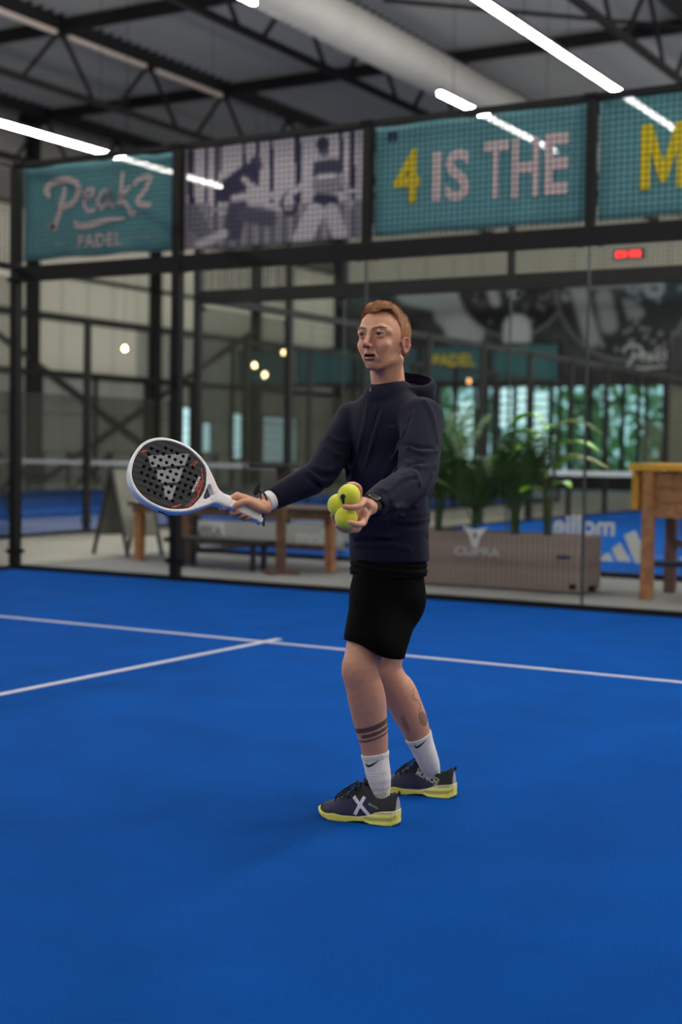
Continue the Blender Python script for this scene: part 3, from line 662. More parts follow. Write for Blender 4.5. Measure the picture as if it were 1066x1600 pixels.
def paint2(P, V):
    u, v = P.T; g = np.full(len(P), .16)+.03*np.sin(u*.11)*np.cos(v*.13); bl = np.zeros(len(P))
    def S_(d, t, k=2.5): nonlocal g; w = 1/(1+np.exp(np.clip(d/k*2, -40, 40))); g = g*(1-w)+t*w
    # left racket and pale shape behind the player
    S_(capd(P, (640, 455), (705, 470), 22), .62); S_(capd(P, (700, 490), (735, 520), 22), .60); S_(capd(P, (600, 480), (650, 530), 16), .10); S_(capd(P, (560, 470), (575, 540), 24), .22)
    d = np.sqrt((u-800)**2+(v-440)**2); S_(d-84, .07, 2); S_(np.abs(d-86)-1.5, .40, 1)
    rs = np.random.RandomState(5)
    for k in range(46): a, b = rs.uniform(728, 876), rs.uniform(436, 520); S_(capd(P, (a, b), (a+.1, b+.1), 3.), .36, 1.5) if (a-800)**2+(b-440)**2 < 76**2 else None
    S_(capd(P, (765, 445), (775, 472), 8), .62); S_(capd(P, (798, 445), (803, 460), 9), .56); S_(capd(P, (808, 512), (808, 530), 22), .72); S_(capd(P, (716, 512), (722, 524), 22), .66)
    # right racket
    d2 = np.sqrt(((u-975)/108)**2+((v-440)/122)**2); S_((d2-1)*100, .11, 2); S_(np.abs((d2-1)*100)-2, .34, 1.5)
    for k in range(80): a, b = rs.uniform(870, 1066), rs.uniform(436, 565); S_(capd(P, (a, b), (a+.1, b+.1), 3.6), .42, 1.5) if ((a-975)/100)**2+((b-440)/112)**2 < 1 and not (895 < a < 975 and b < 530) else None
    S_(capd(P, (905, 458), (925, 528), 13), .48, 3); S_(capd(P, (944, 465), (952, 508), 14), .44, 3); S_(capd(P, (985, 478), (996, 488), 11), .42, 3); S_(capd(P, (890, 446), (1030, 440), 8), .40, 3)
    d3 = np.sqrt((u-1022)**2+(v-450)**2); S_(np.abs(d3-12)-5, .46, 1.5); d4 = np.sqrt((u-990)**2+(v-448)**2); S_(np.abs(d4-9)-4, .40, 1.5)
    g = np.clip(g, 0, 1)[:, None]; return np.clip(g-.06, 0, 1)**1.5*np.array([1.5, 1.55, 1.65])+np.array([.003, .004, .010])
mu = photo('mural', -16.45, 6, 3.99, 7.01, 34.37, 420, 62, paint2, mat('mural_print', (.1, .1, .1), rough=.7, attr='Col')); tag(mu, 'huge dark mural print of perforated rackets on the far wall', 'mural')
mb = MB(); Ym = 34.35
def br2(uvs, w=.09):
    stroke(mb, [(*trace((u, v), Ym), *ww) for u, v, *ww in uvs], w, (0, Ym, 0), (1, 0, 0), (0, 0, 1), .01)
br2([(977, 552, .05), (975, 546), (984, 541), (998, 541), (1003, 548), (996, 556), (988, 557, .05)]); br2([(991, 545, .05), (988, 560), (983, 570), (980, 568, .05)])
br2([(1003, 559, .05), (1009, 554), (1006, 551), (1003, 560), (1008, 564, .05)], .07); br2([(1018, 553, .05), (1013, 558), (1015, 564), (1020, 556), (1021, 564, .05)], .07)
br2([(1028, 541, .05), (1026, 564, .05)], .07); br2([(1034, 552, .05), (1027, 558), (1034, 566, .05)], .07); br2([(1035, 551, .05), (1044, 548), (1038, 560), (1047, 562, .05)], .07); br2([(993, 574, .04), (1010, 575, .09), (1046, 571, .03)])
mb.build('lettering', mat('white_print', (.62, .62, .64)), mu)
# glazed front: bays with black mullions
wf = tag(MB().box((-12.6, 34.45, 0), (-4.35, 34.6, .45)).build('window_6', M_steel), kind='structure')
xs_ = [-12.6, -11.85, -11.1, -10.2, -9.6, -8.95, -8.3, -7.55, -6.9, -6.35, -5.75, -4.95, -4.35]
for i, x in enumerate(xs_): MB().box((x-.06, 34.45, .45), (x+.06, 34.62, 3.45)).build('mullion', M_steel, wf)
for i in range(len(xs_)-1):
    MB().box((xs_[i]+.06, 34.53, .45), (xs_[i+1]-.06, 34.545, 3.45)).build('pane', M_pane, wf)
for a, b in ((-7.55, -5.75),): MB().box((a, 34.46, 2.9), (b, 34.6, 3.0)).build('transom', M_steel, wf)
# blinds (louvres glowing on their own in place of daylight) in two bays, seen behind the plants
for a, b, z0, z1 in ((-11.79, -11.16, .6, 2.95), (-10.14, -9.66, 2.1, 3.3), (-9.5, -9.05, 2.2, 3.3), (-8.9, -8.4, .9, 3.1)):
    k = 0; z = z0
    while z < z1: MB().box((a, 34.50, z), (b, 34.515, z+.19)).build('slat', mat('glowing_blind', (.7, .78, .78), rough=.4, emit=((.60, .92, .95), .40)), wf); z += .27
# outside: planting and paving seen through the glass
M_leaf_o = mat('outdoor_leaf', (.16, .34, .09), rough=.6, var=.5, vscale=1.5)
og = tag(MB().box((-30, 35.1, -.3), (12, 60, -.02)).build('paving', mat('outdoor_paving', (.3, .3, .29), rough=.8)), kind='structure')
def shrub(loc, r, h, label):
    rs = np.random.RandomState(int(abs(loc[0])*10)); mb = MB(); root = empty('shrub', loc, label, 'shrub', 'green shrubs outside the glass front')
    for i in range(500 if r < 2 else 3600):
        a, b = rs.uniform(0, 2*math.pi), rs.uniform(0, 1); rr = r*math.sqrt(rs.uniform(.2, 1))*math.sin(math.pi*(b*.8+.15)); p = Vector((rr*math.cos(a), rr*math.sin(a), b*h)); s = rs.uniform(.08, .16)*(1 if r < 2 else 2); d = Vector(rs.randn(3)).normalized()*s; e = d.cross(Vector(rs.randn(3))).normalized()*s*.5
        mb.add([p-d, p-e, p+d, p+e], [(0, 1, 2, 3)])
    tag(mb.build('foliage', M_leaf_o, root), kind='stuff'); MB().tube([(0, 0, 0), (0, 0, h*.6)], .05, 6).build('stem', M_wood2, root)
for i, (x, y, r, h) in enumerate(((-14.6, 38.5, .8, 2.6), (-12.4, 39, .9, 3.4), (-10.3, 40.2, 1.0, 2.2), (-8.4, 38.4, .7, 3.6), (-6.4, 40.5, 1.0, 3.0), (-5.0, 39, .8, 2.4))):
    shrub((x, y, -.02), r, h, ['shrub outside at the left end of the glass front', 'tall shrub outside behind the bright blinds', 'low wide shrub outside the middle bays', 'tallest shrub outside, above the planter leaves', 'broad shrub outside left of the beige wall', 'shrub outside the last bay by the beige wall'][i])
shrub((-9.0, 50.5, -.02), 7.0, 6.2, 'huge dense bush outside behind the smaller shrubs'); shrub((-24, 50.5, -.02), 6, 6.0, 'huge dense bush outside beyond the left wall end')
# dark furniture and clutter behind the far courts: barrier frames
for i, (x, y) in enumerate(((-15.4, 16.5), (-14.9, 18.6), (-14.5, 20.8), (-14.2, 22.6))):
    r = empty('barrier_frame', (x, y, 0), ['black crossed barrier frame at the left wall, leftmost', 'black crossed barrier frame at the left wall, second', 'black crossed barrier frame at the left wall, third', 'black crossed barrier frame at the left wall, by the fence corner'][i], 'barrier', 'crossed black frames along the left wall')
    for a, b in (((0, -.8, .05), (0, .8, 1.0)), ((0, .8, .05), (0, -.8, 1.0))): MB().beam(a, b, .09).build('cross_bar', M_black, r)
    for yy in (-.85, .85): MB().box((-.04, yy-.04, 0), (.04, yy+.04, 1.05)).build('upright', M_black, r)

# ---- teal banners on the far fence
for i in range(5):
    o = cloth_banner('banner', -13.3+2*i, -11.5+2*i, 3.06, 3.97, 23.10, perforated('far_teal_banner', (.05, .20, .21), .1), ['far teal banner, first from the left wall', 'far teal banner left of the player', 'far teal banner right behind the player', 'far teal banner with yellow lettering', 'far teal banner right of the yellow lettering'][i], 'far banners above the fence')
    if i == 3: text_mesh('lettering', 'PADEL', .42, M_yel, o, (-6.4, 23.06, 3.6), (1, 0, 0), (0, 0, 1), bold=.01)
# pendant bulbs
M_bulb = mat('warm_bulb', (1, .7, .4), emit=((1.0, .62, .30), 5))
for i, (u, v, d) in enumerate(((195, 545, 33), (398, 571, 33), (444, 551, 35), (414, 586, 32), (733, 596, 36))):
    p = J_ = pix(u, v, d); r = empty('pendant_lamp', tuple(p), ['warm bulb hanging alone at the far left', 'warm bulb, left one of the cluster of three', 'warm bulb, highest of the cluster of three', 'warm bulb, lowest of the cluster of three', 'warm bulb hanging right of the player by the plants'][i], 'lamp', 'small warm pendant bulbs')
    MB().lathe([(0, -.055), (.035, -.042), (.052, -.01), (.045, .025), (.022, .055), (.018, .07)], n=14).build('bulb', M_bulb if i < 4 else mat('dim_bulb', (1, .6, .3), emit=((1, .5, .2), .9)), r, True); MB().tube([(0, 0, .07), (0, 0, .12)], .022, 8).build('socket', M_black, r); MB().beam((0, 0, .12), (0, 0, 9.7-p[2]), .006).build('cord', M_wire, r)
# red clock on the rail
ck = empty('digital_clock', (5.27, 3.0, 3.21), 'small black clock with glowing red digits on the fence rail', 'clock')
MB().box((-.16, .0, -.05), (.16, .05, .05)).build('case', M_black, ck)
mb = MB()
for i in range(4):
    x = -.09+.06*i-(.012 if i < 2 else -.012)
    for a in ((x-.018, -.028, x+.018, -.022), (x-.018, -.003, x+.018, .003), (x-.018, .022, x+.018, .028), (x-.02, -.026, x-.014, .026), (x+.014, -.026, x+.02, .026)): mb.box((a[0], -.004, a[1]), (a[2], .0, a[3]))
mb.build('digits', mat('red_digits', (.8, .02, .02), emit=((1, .03, .02), 1.0)), ck)

# ---- stickers on the glass of court two
M_stk = mat('white_sticker', (.50, .51, .50), rough=.5)
fence2 = [o for o in bpy.data.objects if o.name.startswith('court_fence') and o.get('label', '').startswith('fence of the next')][0]
gp2 = [o for o in bpy.data.objects if o.name.startswith('glass_panel') and o.parent == fence2]
gA, gC = gp2[0], gp2[2]
MB().box((.06, 3.036, .12), (2.10, 3.041, .385)).build('sticker_band', mat('grey_sticker', (.33, .34, .33), rough=.6), gA)
MB().box((-.0, 3.034, .115), (.42, 3.0365, .37)).build('sticker', M_stk, gA)
text_mesh('lettering', 'VISA', .20, mat('grey_ink', (.16, .17, .17)), gA, (.20, 3.031, .235), (1, 0, 0), (0, 0, 1), bold=.006)
text_mesh('lettering', 'mollie', .25, M_stk, gA, (1.72, 3.030, .235), (1, 0, 0), (0, 0, 1), bold=.008)
text_mesh('lettering', 'mollie', .27, M_stk, gC, (4.86, 3.030, .50), (-1, 0, 0), (0, 0, 1), bold=.008)
mb = MB()
for poly in ([(975, 836), (993, 829), (1014, 879), (993, 880)], [(956, 857), (969, 848), (987, 878), (965, 877)], [(936, 872), (951, 864), (960, 877), (938, 876)]):
    mb.prism([trace(p, 3.036) for p in poly], (0, 3.036, 0), (1, 0, 0), (0, 0, 1), -.003)
mb.build('sticker_bars', M_stk, gC)

# ---- planter with slats, emblem and lettering
pl = empty('planter_box', (4.52, 1.40, 0), 'long slatted wooden planter with a pale winged emblem, right of the player', 'planter')
W2, D2, HT = 1.02, .25, .50
MB().box((-W2+.02, -D2+.02, .02), (W2-.02, D2-.02, HT-.05)).build('liner', M_black, pl); MB().box((-W2+.03, -D2+.03, HT-.06), (W2-.03, D2-.03, HT-.04)).build('soil', mat('soil', (.03, .02, .012), rough=.95, bump=.6, bscale=60), pl)
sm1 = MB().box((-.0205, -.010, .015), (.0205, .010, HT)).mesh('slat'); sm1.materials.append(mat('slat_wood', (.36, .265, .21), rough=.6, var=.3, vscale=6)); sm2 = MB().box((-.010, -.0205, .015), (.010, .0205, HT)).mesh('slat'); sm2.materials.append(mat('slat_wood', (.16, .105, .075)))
n_ = 41
for i in range(n_):
    for s in (-1, 1): o = link('slat', sm1, None, pl); o.location = (-W2+.025+i*(2*W2-.05)/(n_-1), s*(D2), 0)
for i in range(11):
    for s in (-1, 1): o = link('slat', sm2, None, pl); o.location = (s*W2, -D2+.03+i*(2*D2-.06)/10, 0)
M_emb = mat('pale_emblem', (.80, .78, .75), rough=.4)
ex, ez = 4.53-4.52, .50
def sym(p): return [(x, z) for x, z in p]+[(-x, z) for x, z in p[::-1]]
R_ = [(0.0, -.115), (.030, -.10), (.055, -.01), (.125, .075), (.035, .055), (.0, .055), (.0, .028), (.020, .022), (.022, -.01), (.0, -.045)]
em = MB().prism([(x, z) for x, z in R_][::-1], (ex, -D2-.012, ez-.02), (1, 0, 0), (0, 0, 1), -.012).prism([(-x, z) for x, z in R_], (ex, -D2-.012, ez-.02), (1, 0, 0), (0, 0, 1), -.012).build('emblem', M_emb, pl)
text_mesh('lettering', 'CUPRA', .105, mat('pale_letter', (.55, .52, .48)), pl, (ex+.02, -D2-.014, .325), (1, 0, 0), (0, 0, 1), bold=.004, sx=1.35, depth=.003)
text_mesh('lettering', 'EST', .06, mat('pale_letter2', (.30, .27, .25)), pl, (ex, -D2-.014, .085), (1, 0, 0), (0, 0, 1), bold=.003, depth=.003)
text_mesh('lettering', 'CUPRA', .045, mat('navy_print', (.02, .03, .10)), pl, (W2-.15, -D2-.014, .32), (1, 0, 0), (0, 0, 1), bold=.002, depth=.003)
# plants
M_palm = mat('palm_leaf', (.035, .10, .018), rough=.5, var=.5, vscale=5); M_broad = mat('broad_leaf', (.18, .42, .02), rough=.4, var=.3, vscale=6); M_dry = mat('pale_leaf', (.60, .58, .34), rough=.6, var=.3, vscale=8)
def frond(rs, h, lean, az, n=15, lw=.018, ll=.26):
    mb = MB(); pts = []
    for k in range(9): t = k/8; pts.append(Vector((math.cos(az)*lean*t**1.8, math.sin(az)*lean*t**1.8, h*t-lean*.35*t**3)))
    mb.tube(pts, [.009*(1-.7*k/8) for k in range(9)], 5); 
    for k in range(n):
        t = .38+.60*k/n; i = min(int(t*8), 7); p = pts[i].lerp(pts[i+1], t*8-i); d = (pts[i+1]-pts[i]).normalized(); sd = d.cross(Vector((0, 0, 1))).normalized()
        for s in (-1, 1):
            L = ll*(1-.5*abs(t-.65)/.35)*rs.uniform(.8, 1.1); tip = p+(sd*s*.75+d*.55-Vector((0, 0, .25))).normalized()*L; mid = p.lerp(tip, .45)+Vector((0, 0, .02)); wv = d*lw
            mb.add([p-wv*.3, mid-wv, tip, mid+wv], [(0, 1, 2, 3)])
    return mb
def palm(x, y, h, nf, label, seed):
    rs = np.random.RandomState(seed); r = empty('palm_plant', (x, y, .44), label, 'plant', 'palms in the slatted planter')
    for i in range(nf): frond(rs, h*rs.uniform(.55, 1.0), rs.uniform(.15, .55), rs.uniform(0, 6.28)).build('frond', M_palm, r)
    for i in range(3): MB().tube([(rs.uniform(-.04, .04), rs.uniform(-.04, .04), 0), (rs.uniform(-.06, .06), rs.uniform(-.06, .06), h*.5)], [.016, .010], 6).build('stem', mat('cane_stem', (.05, .07, .015), rough=.5), r)
palm(3.62, 1.36, 1.55, 11, 'dark green palm at the left end of the planter, behind his elbow', 1); palm(4.02, 1.46, 1.40, 10, 'dark green palm above the planter emblem', 2)
palm(4.42, 1.36, 1.15, 14, 'dark bushy palm in the middle of the planter', 3); palm(4.78, 1.46, 1.15, 12, 'dark palm left of the broad-leaved plant', 4)
def blade(L, wd, up, az, droop, curl=0):
    mb = MB(); n = 9; V = []; F = []
    for i in range(n):
        t = i/(n-1); c = Vector((math.cos(az)*L*t, math.sin(az)*L*t, up*L*t-droop*L*t*t)); w_ = wd*math.sin(math.pi*min(t*.93+.05, 1))**.7; sd = Vector((-math.sin(az), math.cos(az), 0))
        V += [c-sd*w_+Vector((0, 0, w_*.35)), c, c+sd*w_+Vector((0, 0, w_*.35))]
    for i in range(n-1): F += [(3*i, 3*i+1, 3*i+4, 3*i+3), (3*i+1, 3*i+2, 3*i+5, 3*i+4)]
    mb.add(V, F); return mb
bp_ = empty('broad_leaf_plant', (5.12, 1.42, .44), 'bright green broad-leaved plant at the right end of the planter', 'plant')
for (h, az, L, wd, up, dr, mt) in ((.55, 3.5, .34, .055, .3, .5, M_broad), (.80, 3.2, .36, .060, .5, .6, M_broad), (.95, 2.9, .34, .05, .6, .8, M_broad), (.72, -.2, .40, .06, .3, .4, M_broad), (.90, .3, .36, .05, .5, .7, M_dry), (.62, .1, .42, .05, .1, .3, M_dry), (.50, -.5, .32, .045, .6, .3, M_broad), (.42, 2.4, .30, .05, .7, .4, M_broad), (.30, 4.4, .28, .045, .5, .5, M_broad), (.75, 4.0, .30, .05, .2, .7, M_broad), (.35, 5.6, .3, .045, .5, .5, M_broad), (.86, 5.0, .26, .045, .5, .5, M_broad)):
    bx, by = .07*math.cos(az), .07*math.sin(az); h += .14; L *= 1.12; wd *= 1.4
    MB().tube([(bx*.3, by*.3, 0), (bx*.6, by*.6, h*.6), (bx, by, h)], [.012, .009, .006], 6).build('stem', mat('cane_stem', (.05, .07, .015)), bp_)
    b = blade(L, wd, up, az, dr); V = [(x+bx, y+by, z+h) for x, y, z in b.V]; o = MB().add(V, b.F).build('leaf', mt, bp_, True); o.modifiers.new('s', 'SOLIDIFY').thickness = .002

# ---- furniture in the hallway
tb = empty('long_table', (1.49, 1.94, 0), 'long low wooden table with stout legs left of the player', 'table')
for i in range(6): MB().box((-1.30, -.42+i*.14+.003, .60), (1.30, -.42+(i+1)*.14-.003, .64)).build('plank', mat('stained_plank', (.065, .036, .024), rough=.5, var=.3, vscale=10), tb)
MB().box((-1.24, -.40, .53), (1.24, -.37, .60)).build('apron', M_wood2, tb); MB().box((-1.24, .37, .53), (1.24, .40, .60)).build('apron', M_wood, tb)
for x, y in ((-1.22, -.30), (1.19, -.26), (-1.12, .36), (1.15, .36), (-.52, -.38)): MB().beam((x, y, 0), (x*.99, y, .60), .085).build('leg', M_wood if y < .3 and x != -.52 else M_wood2, tb)
MB().beam((-1.1, .0, .22), (1.1, .0, .22), .06).build('stretcher', M_wood2, tb)
bn = empty('low_bench', (1.58, 1.36, 0), 'low black bench in front of the long table', 'bench')
MB().box((-.62, -.14, .27), (.62, .14, .31)).build('seat', M_black, bn)
for s in (-1, 1):
    for t in (-1, 1): MB().box((s*.44-.022, t*.10-.022, 0), (s*.44+.022, t*.10+.022, .27)).build('leg', M_black, bn)
ht = empty('high_table', (2.38, 1.22, 0), 'high dark bar table with a thin top left of the player', 'table')
MB().box((-.24, -.24, 1.05), (.24, .24, 1.085)).build('table_top', M_black, ht); MB().beam((0, 0, 0), (0, 0, 1.05), .075).build('pole', M_wood2, ht); MB().box((-.2, -.03, 0), (.2, .03, .03)).box((-.03, -.2, 0), (.03, .2, .03)).build('foot', M_wood2, ht)
dk = empty('bar_counter', (6.9, 1.52, 0), 'wooden bar counter with a yellow top at the right edge', 'counter')
MB().box((-.92, -.42, 1.10), (.9, .42, 1.155)).build('counter_top', mat('yellow_oak_top', (.75, .36, .02), rough=.4, var=.15, vscale=8), dk)
for i in range(3): MB().box((-.74, -.36, .70+i*.13), (.86, -.33, .822+i*.13)).build('plank', M_wood, dk); MB().box((-.74, .33, .70+i*.13), (.86, .36, .822+i*.13)).build('plank', M_wood2, dk)
for s, y, m_ in ((-.76, -.36, M_wood), (-.78, .36, M_wood2), (.8, -.36, M_wood), (.8, .36, M_wood2)): MB().beam((s, y, 0), (s*.99, y, 1.10), .10, .09).build('leg', m_, dk)
MB().box((-.93, -.30, .76), (-.87, .30, 1.12)).build('side_panel', mat('yellow_oak_top', (.55, .26, .02)), dk); MB().beam((-.76, .34, .44), (.8, .34, .44), .07).build('stretcher', M_wood2, dk); MB().beam((-.76, -.3, .3), (.8, .3, .3), .05).build('foot_rail', M_black, dk)
sg = empty('sign_board', (-.55, 2.3, 0), 'dark A-frame sign board standing in the hallway at the left', 'sign')
wv = Vector((.16, .42, 0)); ln = Vector((.30, -.06, 0)); P0 = Vector((-.18, -.24, 0)); ap = P0+ln+Vector((0, 0, 1.0)); M_sgn = mat('sign_face', (.15, .145, .11), rough=.5, var=.2, vscale=6)
for P in (P0, P0+ln*2):
    for q in (Vector((0, 0, 0)), wv): MB().beam(P+q, ap+q, .035).build('leg', M_black, sg)
    a, b = P.lerp(ap, .22), P.lerp(ap, .97); MB().add([a, a+wv, b+wv, b, a+ln*.05, a+wv+ln*.05, b+wv+ln*.05, b+ln*.05], [(0, 1, 2, 3), (7, 6, 5, 4), (0, 4, 5, 1), (2, 6, 7, 3), (0, 3, 7, 4), (1, 5, 6, 2)]).build('board', M_sgn, sg)
# ================================================================ THE PLAYER
ax_a = _r.copy(); ax_b = np.array([_sy, _cy, 0.]); ax_z = np.array([0, 0, 1.])
J = pix
RAD = lambda px, d: px*d/FPX
man = empty('person', (7.70, -6.33, 0), 'ginger-haired man in navy hoodie and black shorts standing on the blue court, holding a racket', 'person')
# skin: vertex colours hold lips, brows, stubble and ink, plus painted shade in brows, nostrils and mouth
def skin_mat():
    m = mat('skin', (.5, .28, .2), rough=.5, attr='Col', spec=.4, bump=.14, bscale=380, var=.07, vscale=45)
    b = m.node_tree.nodes['Principled BSDF']; b.inputs['Subsurface Weight'].default_value = .12
    b.inputs['Subsurface Radius'].default_value = (.012, .005, .003); b.inputs['Subsurface Scale'].default_value = .6
    return m
M_skin = skin_mat()
# ---- head
HY, HP, HR_ = math.radians(32), math.radians(4), math.radians(0)
Hf = -ax_b*math.cos(HY)-ax_a*math.sin(HY); Hf = _n(Hf*math.cos(HP)+ax_z*math.sin(HP))
Hx = _n(np.cross(Hf, ax_z)); Hx = -Hx if np.dot(Hx, ax_a) < 0 else Hx       # his left (image right)
Hz = np.cross(Hx, Hf); Hz = Hz if Hz[2] > 0 else -Hz
HS = 1.035
HO = J(594.6, 522, 4.735) - HS*(.0325*Hx+.079*Hf+.030*Hz)
HR = np.array([Hx, Hf, Hz])
def H(x, y, z): return HO+HS*(x*Hx+y*Hf+z*Hz)
def head_sdf(s):
    e = lambda c, r, k=.015, op='+', R=None: s.ell(H(*c), np.array(r)*HS, HR if R is None else R@HR, k, op)
    c = lambda a, b, r1, r2, k=.012, op='+': s.cap(H(*a), H(*b), r1*HS, r2*HS, k, op)
    e((0, -.008, .047), (.0735, .096, .082)); e((0, .030, .052), (.063, .058, .060), .02)
    e((0, .036, .012), (.057, .047, .052), .025); e((0, .038, -.020), (.047, .043, .048), .02)
    e((0, .032, -.044), (.038, .044, .030), .02)
    for q in (-1, 1):
        c((q*.051, -.002, -.016), (q*.041, .006, -.042), .010, .009, .02); c((q*.041, .006, -.042), (q*.015, .058, -.070), .009, .011, .018)
        e((q*.041, .064, -.002), (.017, .015, .012), .02)                        # cheekbone
        c((q*.034, .066, -.018), (q*.024, .066, -.044), .013, .010, .02)
        c((q*.010, .0895, .0440), (q*.038, .0800, .0475), .0082, .0080, .012); c((q*.038, .0800, .0475), (q*.054, .062, .040), .0080, .007, .014)
        e((q*.0325, .1035, .0285), (.0175, .0185, .0125), .012, '-')                # socket
    e((0, .063, -.0685), (.017, .014, .013), .014)                                # chin
    e((0, .0745, -.037), (.023, .018, .022), .015)
    e((0, .0850, -.0560), (.014, .006, .0045), .007, '-')
    for q in (-1, 1):                                                           # eyes with lids
        s.ell(H(q*.0325, .0752, .0290), np.array((.0150, .0148, .0136))*HS, HR, .005, '+')
        c((q*.0210, .0860, .0345), (q*.0325, .0912, .0378), .0032, .0036, .005); c((q*.0325, .0912, .0378), (q*.0450, .0830, .0335), .0036, .0032, .005)
        c((q*.0225, .0840, .0235), (q*.0325, .0872, .0215), .0018, .0020, .005); c((q*.0325, .0872, .0215), (q*.0440, .0808, .0240), .0020, .0017, .005)
        s.ell(H(q*.0327, .0890, .0288), np.array((.0115, .0125, .0040))*HS, HR, .0015, '-')
    c((0, .0925, .034), (0, .1055, .012), .0062, .0068, .010); c((0, .1055, .012), (0, .1155, -.003), .0068, .0082, .007)    # nose
    e((0, .1160, -.0060), (.0092, .0090, .0080), .005)
    e((0, .0985, -.0100), (.0105, .0130, .0095), .004); c((0, .1000, -.0165), (0, .0935, -.029), .0042, .0038, .006)
    for q in (-1, 1):
        e((q*.0105, .1040, -.0105), (.0062, .0100, .0068), .004); s.ell(H(q*.0060, .1085, -.0180), np.array((.0040, .0060, .0042))*HS, HR, .002, '-')
        c((q*.018, .093, -.012), (q*.028, .078, -.040), .0012, .0012, .006, '-')
    # lips, slightly open
    for q in (-1, 1):
        c((0, .0950, -.0335), (q*.012, .0915, -.0332), .0034, .0028, .003); c((q*.012, .0915, -.0332), (q*.0260, .0780, -.0400), .0028, .0015, .003)
        c((0, .0905, -.0490), (q*.011, .0880, -.0480), .0042, .0036, .003); c((q*.011, .0880, -.0480), (q*.0250, .0780, -.0425), .0036, .0017, .003)
    s.ell(H(0, .0910, -.0408), np.array((.0200, .0180, .0037))*HS, HR, .0015, '-')
    # ears
    for q in (-1, 1):
        a = math.radians(24*q); ca, sa = math.cos(a), math.sin(a); t = math.radians(12); ct, st = math.cos(t), math.sin(t)
        R = np.array([[ca, sa, 0], [-sa*ct, ca*ct, -st*1.0], [0, st, ct]]); R[2] = np.cross(R[0], R[1])
        o = np.array([q*.0755, -.012, .004])
        E = lambda y, z, x=0: o+R[1]*y*.86+R[2]*z*.80+R[0]*x*q
        e(E(0, .002), (.0055, .0150, .0245), .006, '+', R); e(E(.006, -.024), (.0055, .008, .0085), .005, '+', R)
        pts = [E(.015, .004, .003), E(.0155, .018, .004), E(.006, .030, .005), E(-.008, .029, .006), E(-.0165, .016, .0065), E(-.0175, .000, .006), E(-.011, -.016, .004), E(.002, -.027, .002)]
        for i in range(len(pts)-1): c(pts[i], pts[i+1], .0030, .0030, .003)
        e(E(-.001, .008, .0075), (.0060, .0085, .0125), .002, '-', R); e(E(.002, -.006, .006), (.008, .0075, .0075), .002, '-', R)
        c(E(-.009, .013, .005), E(-.008, -.010, .005), .0024, .0028, .003); c(E(.011, -.004, .003), E(.010, -.010, .003), .0032, .0032, .003)
    return s
NB = J(609, 622, 4.88)                                                            # base of the neck
def neck_sdf(s):
    s.ell2(H(0, -.022, -.035), NB, .050*HS, .056*HS, .060, .060, Hx, .018)
    for q in (-1, 1): s.cap(H(q*.052, -.022, -.040), NB-ax_z*.0+(-ax_b*.03-ax_a*.02)+Hx*q*.02, .012, .012, .018)
    return s
# ---- arms (joint: pixel column, row, depth)
SHr, ELr, WRr = J(550, 656, 5.00), J(499, 741, 4.78), J(414, 786, 4.63)
SHl, ELl, WRl = J(660, 655, 4.72), J(648, 752, 4.50), J(581, 790, 4.26)
Tf = _n(-ax_a*.72-ax_b*.69); Tl = _n(ax_a*.69-ax_b*.72)                            # torso facing / his left
BODY = S(); head_sdf(BODY); 
neck_sdf(BODY)
CH, WA, PE = J(612, 690, 4.88), J(607, 790, 4.89), J(606, 895, 4.89)
BODY.ell2(CH+ax_z*.04, WA, .145, .090, .125, .08, Tl, .03); BODY.ell2(WA, PE, .125, .08, .122, .083, Tl, .03)
BODY.cap(NB, SHr, .05, .045, .03); BODY.cap(NB, SHl, .05, .045, .03)
BODY.limb([SHr, ELr, WRr], [.048, .037, .025], .015); BODY.limb([SHl, ELl, WRl], [.048, .037, .025], .015)
# legs
def leg(s, pts, k=.02): s.limb([J(u, v, d) for u, v, d, r in pts], [RAD(r, d) for u, v, d, r in pts], k, n=5)
LEGL = [(598, 905, 4.86, 34), (583, 960, 4.81, 31.5), (571, 1010, 4.745, 30), (564, 1046, 4.715, 28)]
LEGL2 = [(564, 1046, 4.715, 28), (568, 1072, 4.72, 28), (573.5, 1098, 4.735, 28.5), (579, 1128, 4.75, 26.3), (584, 1158, 4.76, 22.5), (587, 1185, 4.765, 19.5), (592.5, 1216, 4.76, 17.5), (595, 1240, 4.76, 13)]
LEGR = [(617, 905, 4.95, 34), (612, 960, 4.99, 30), (606, 1010, 5.02, 27.5), (602, 1042, 5.03, 26)]
LEGR2 = [(602, 1042, 5.03, 26), (612, 1066, 5.04, 25.5), (628, 1092, 5.06, 26), (641, 1118, 5.075, 24.5), (652, 1145, 5.09, 20.5), (661, 1168, 5.10, 17.3), (670.5, 1192, 5.115, 15), (676, 1208, 5.13, 11)]
for q in (LEGL+LEGL2[1:], LEGR+LEGR2[1:]): leg(BODY, q, .012)
BODY.ell(J(556, 1046, 4.70), (.038, .038, .044), frame(x=ax_a, z=ax_z), .03)      # kneecaps
BODY.ell(J(592, 1046, 5.00), (.033, .033, .040), frame(x=ax_a, z=ax_z), .03)
BODY.ell(J(579, 1095, 4.75), (.040, .046, .085), frame(x=ax_a, z=_n(J(573, 1060, 4.7)-J(588, 1140, 4.75))), .03)     # calves
BODY.ell(J(632, 1092, 5.07), (.036, .042, .075), frame(x=ax_a, z=_n(J(615, 1060, 5.0)-J(655, 1140, 5.05))), .03)

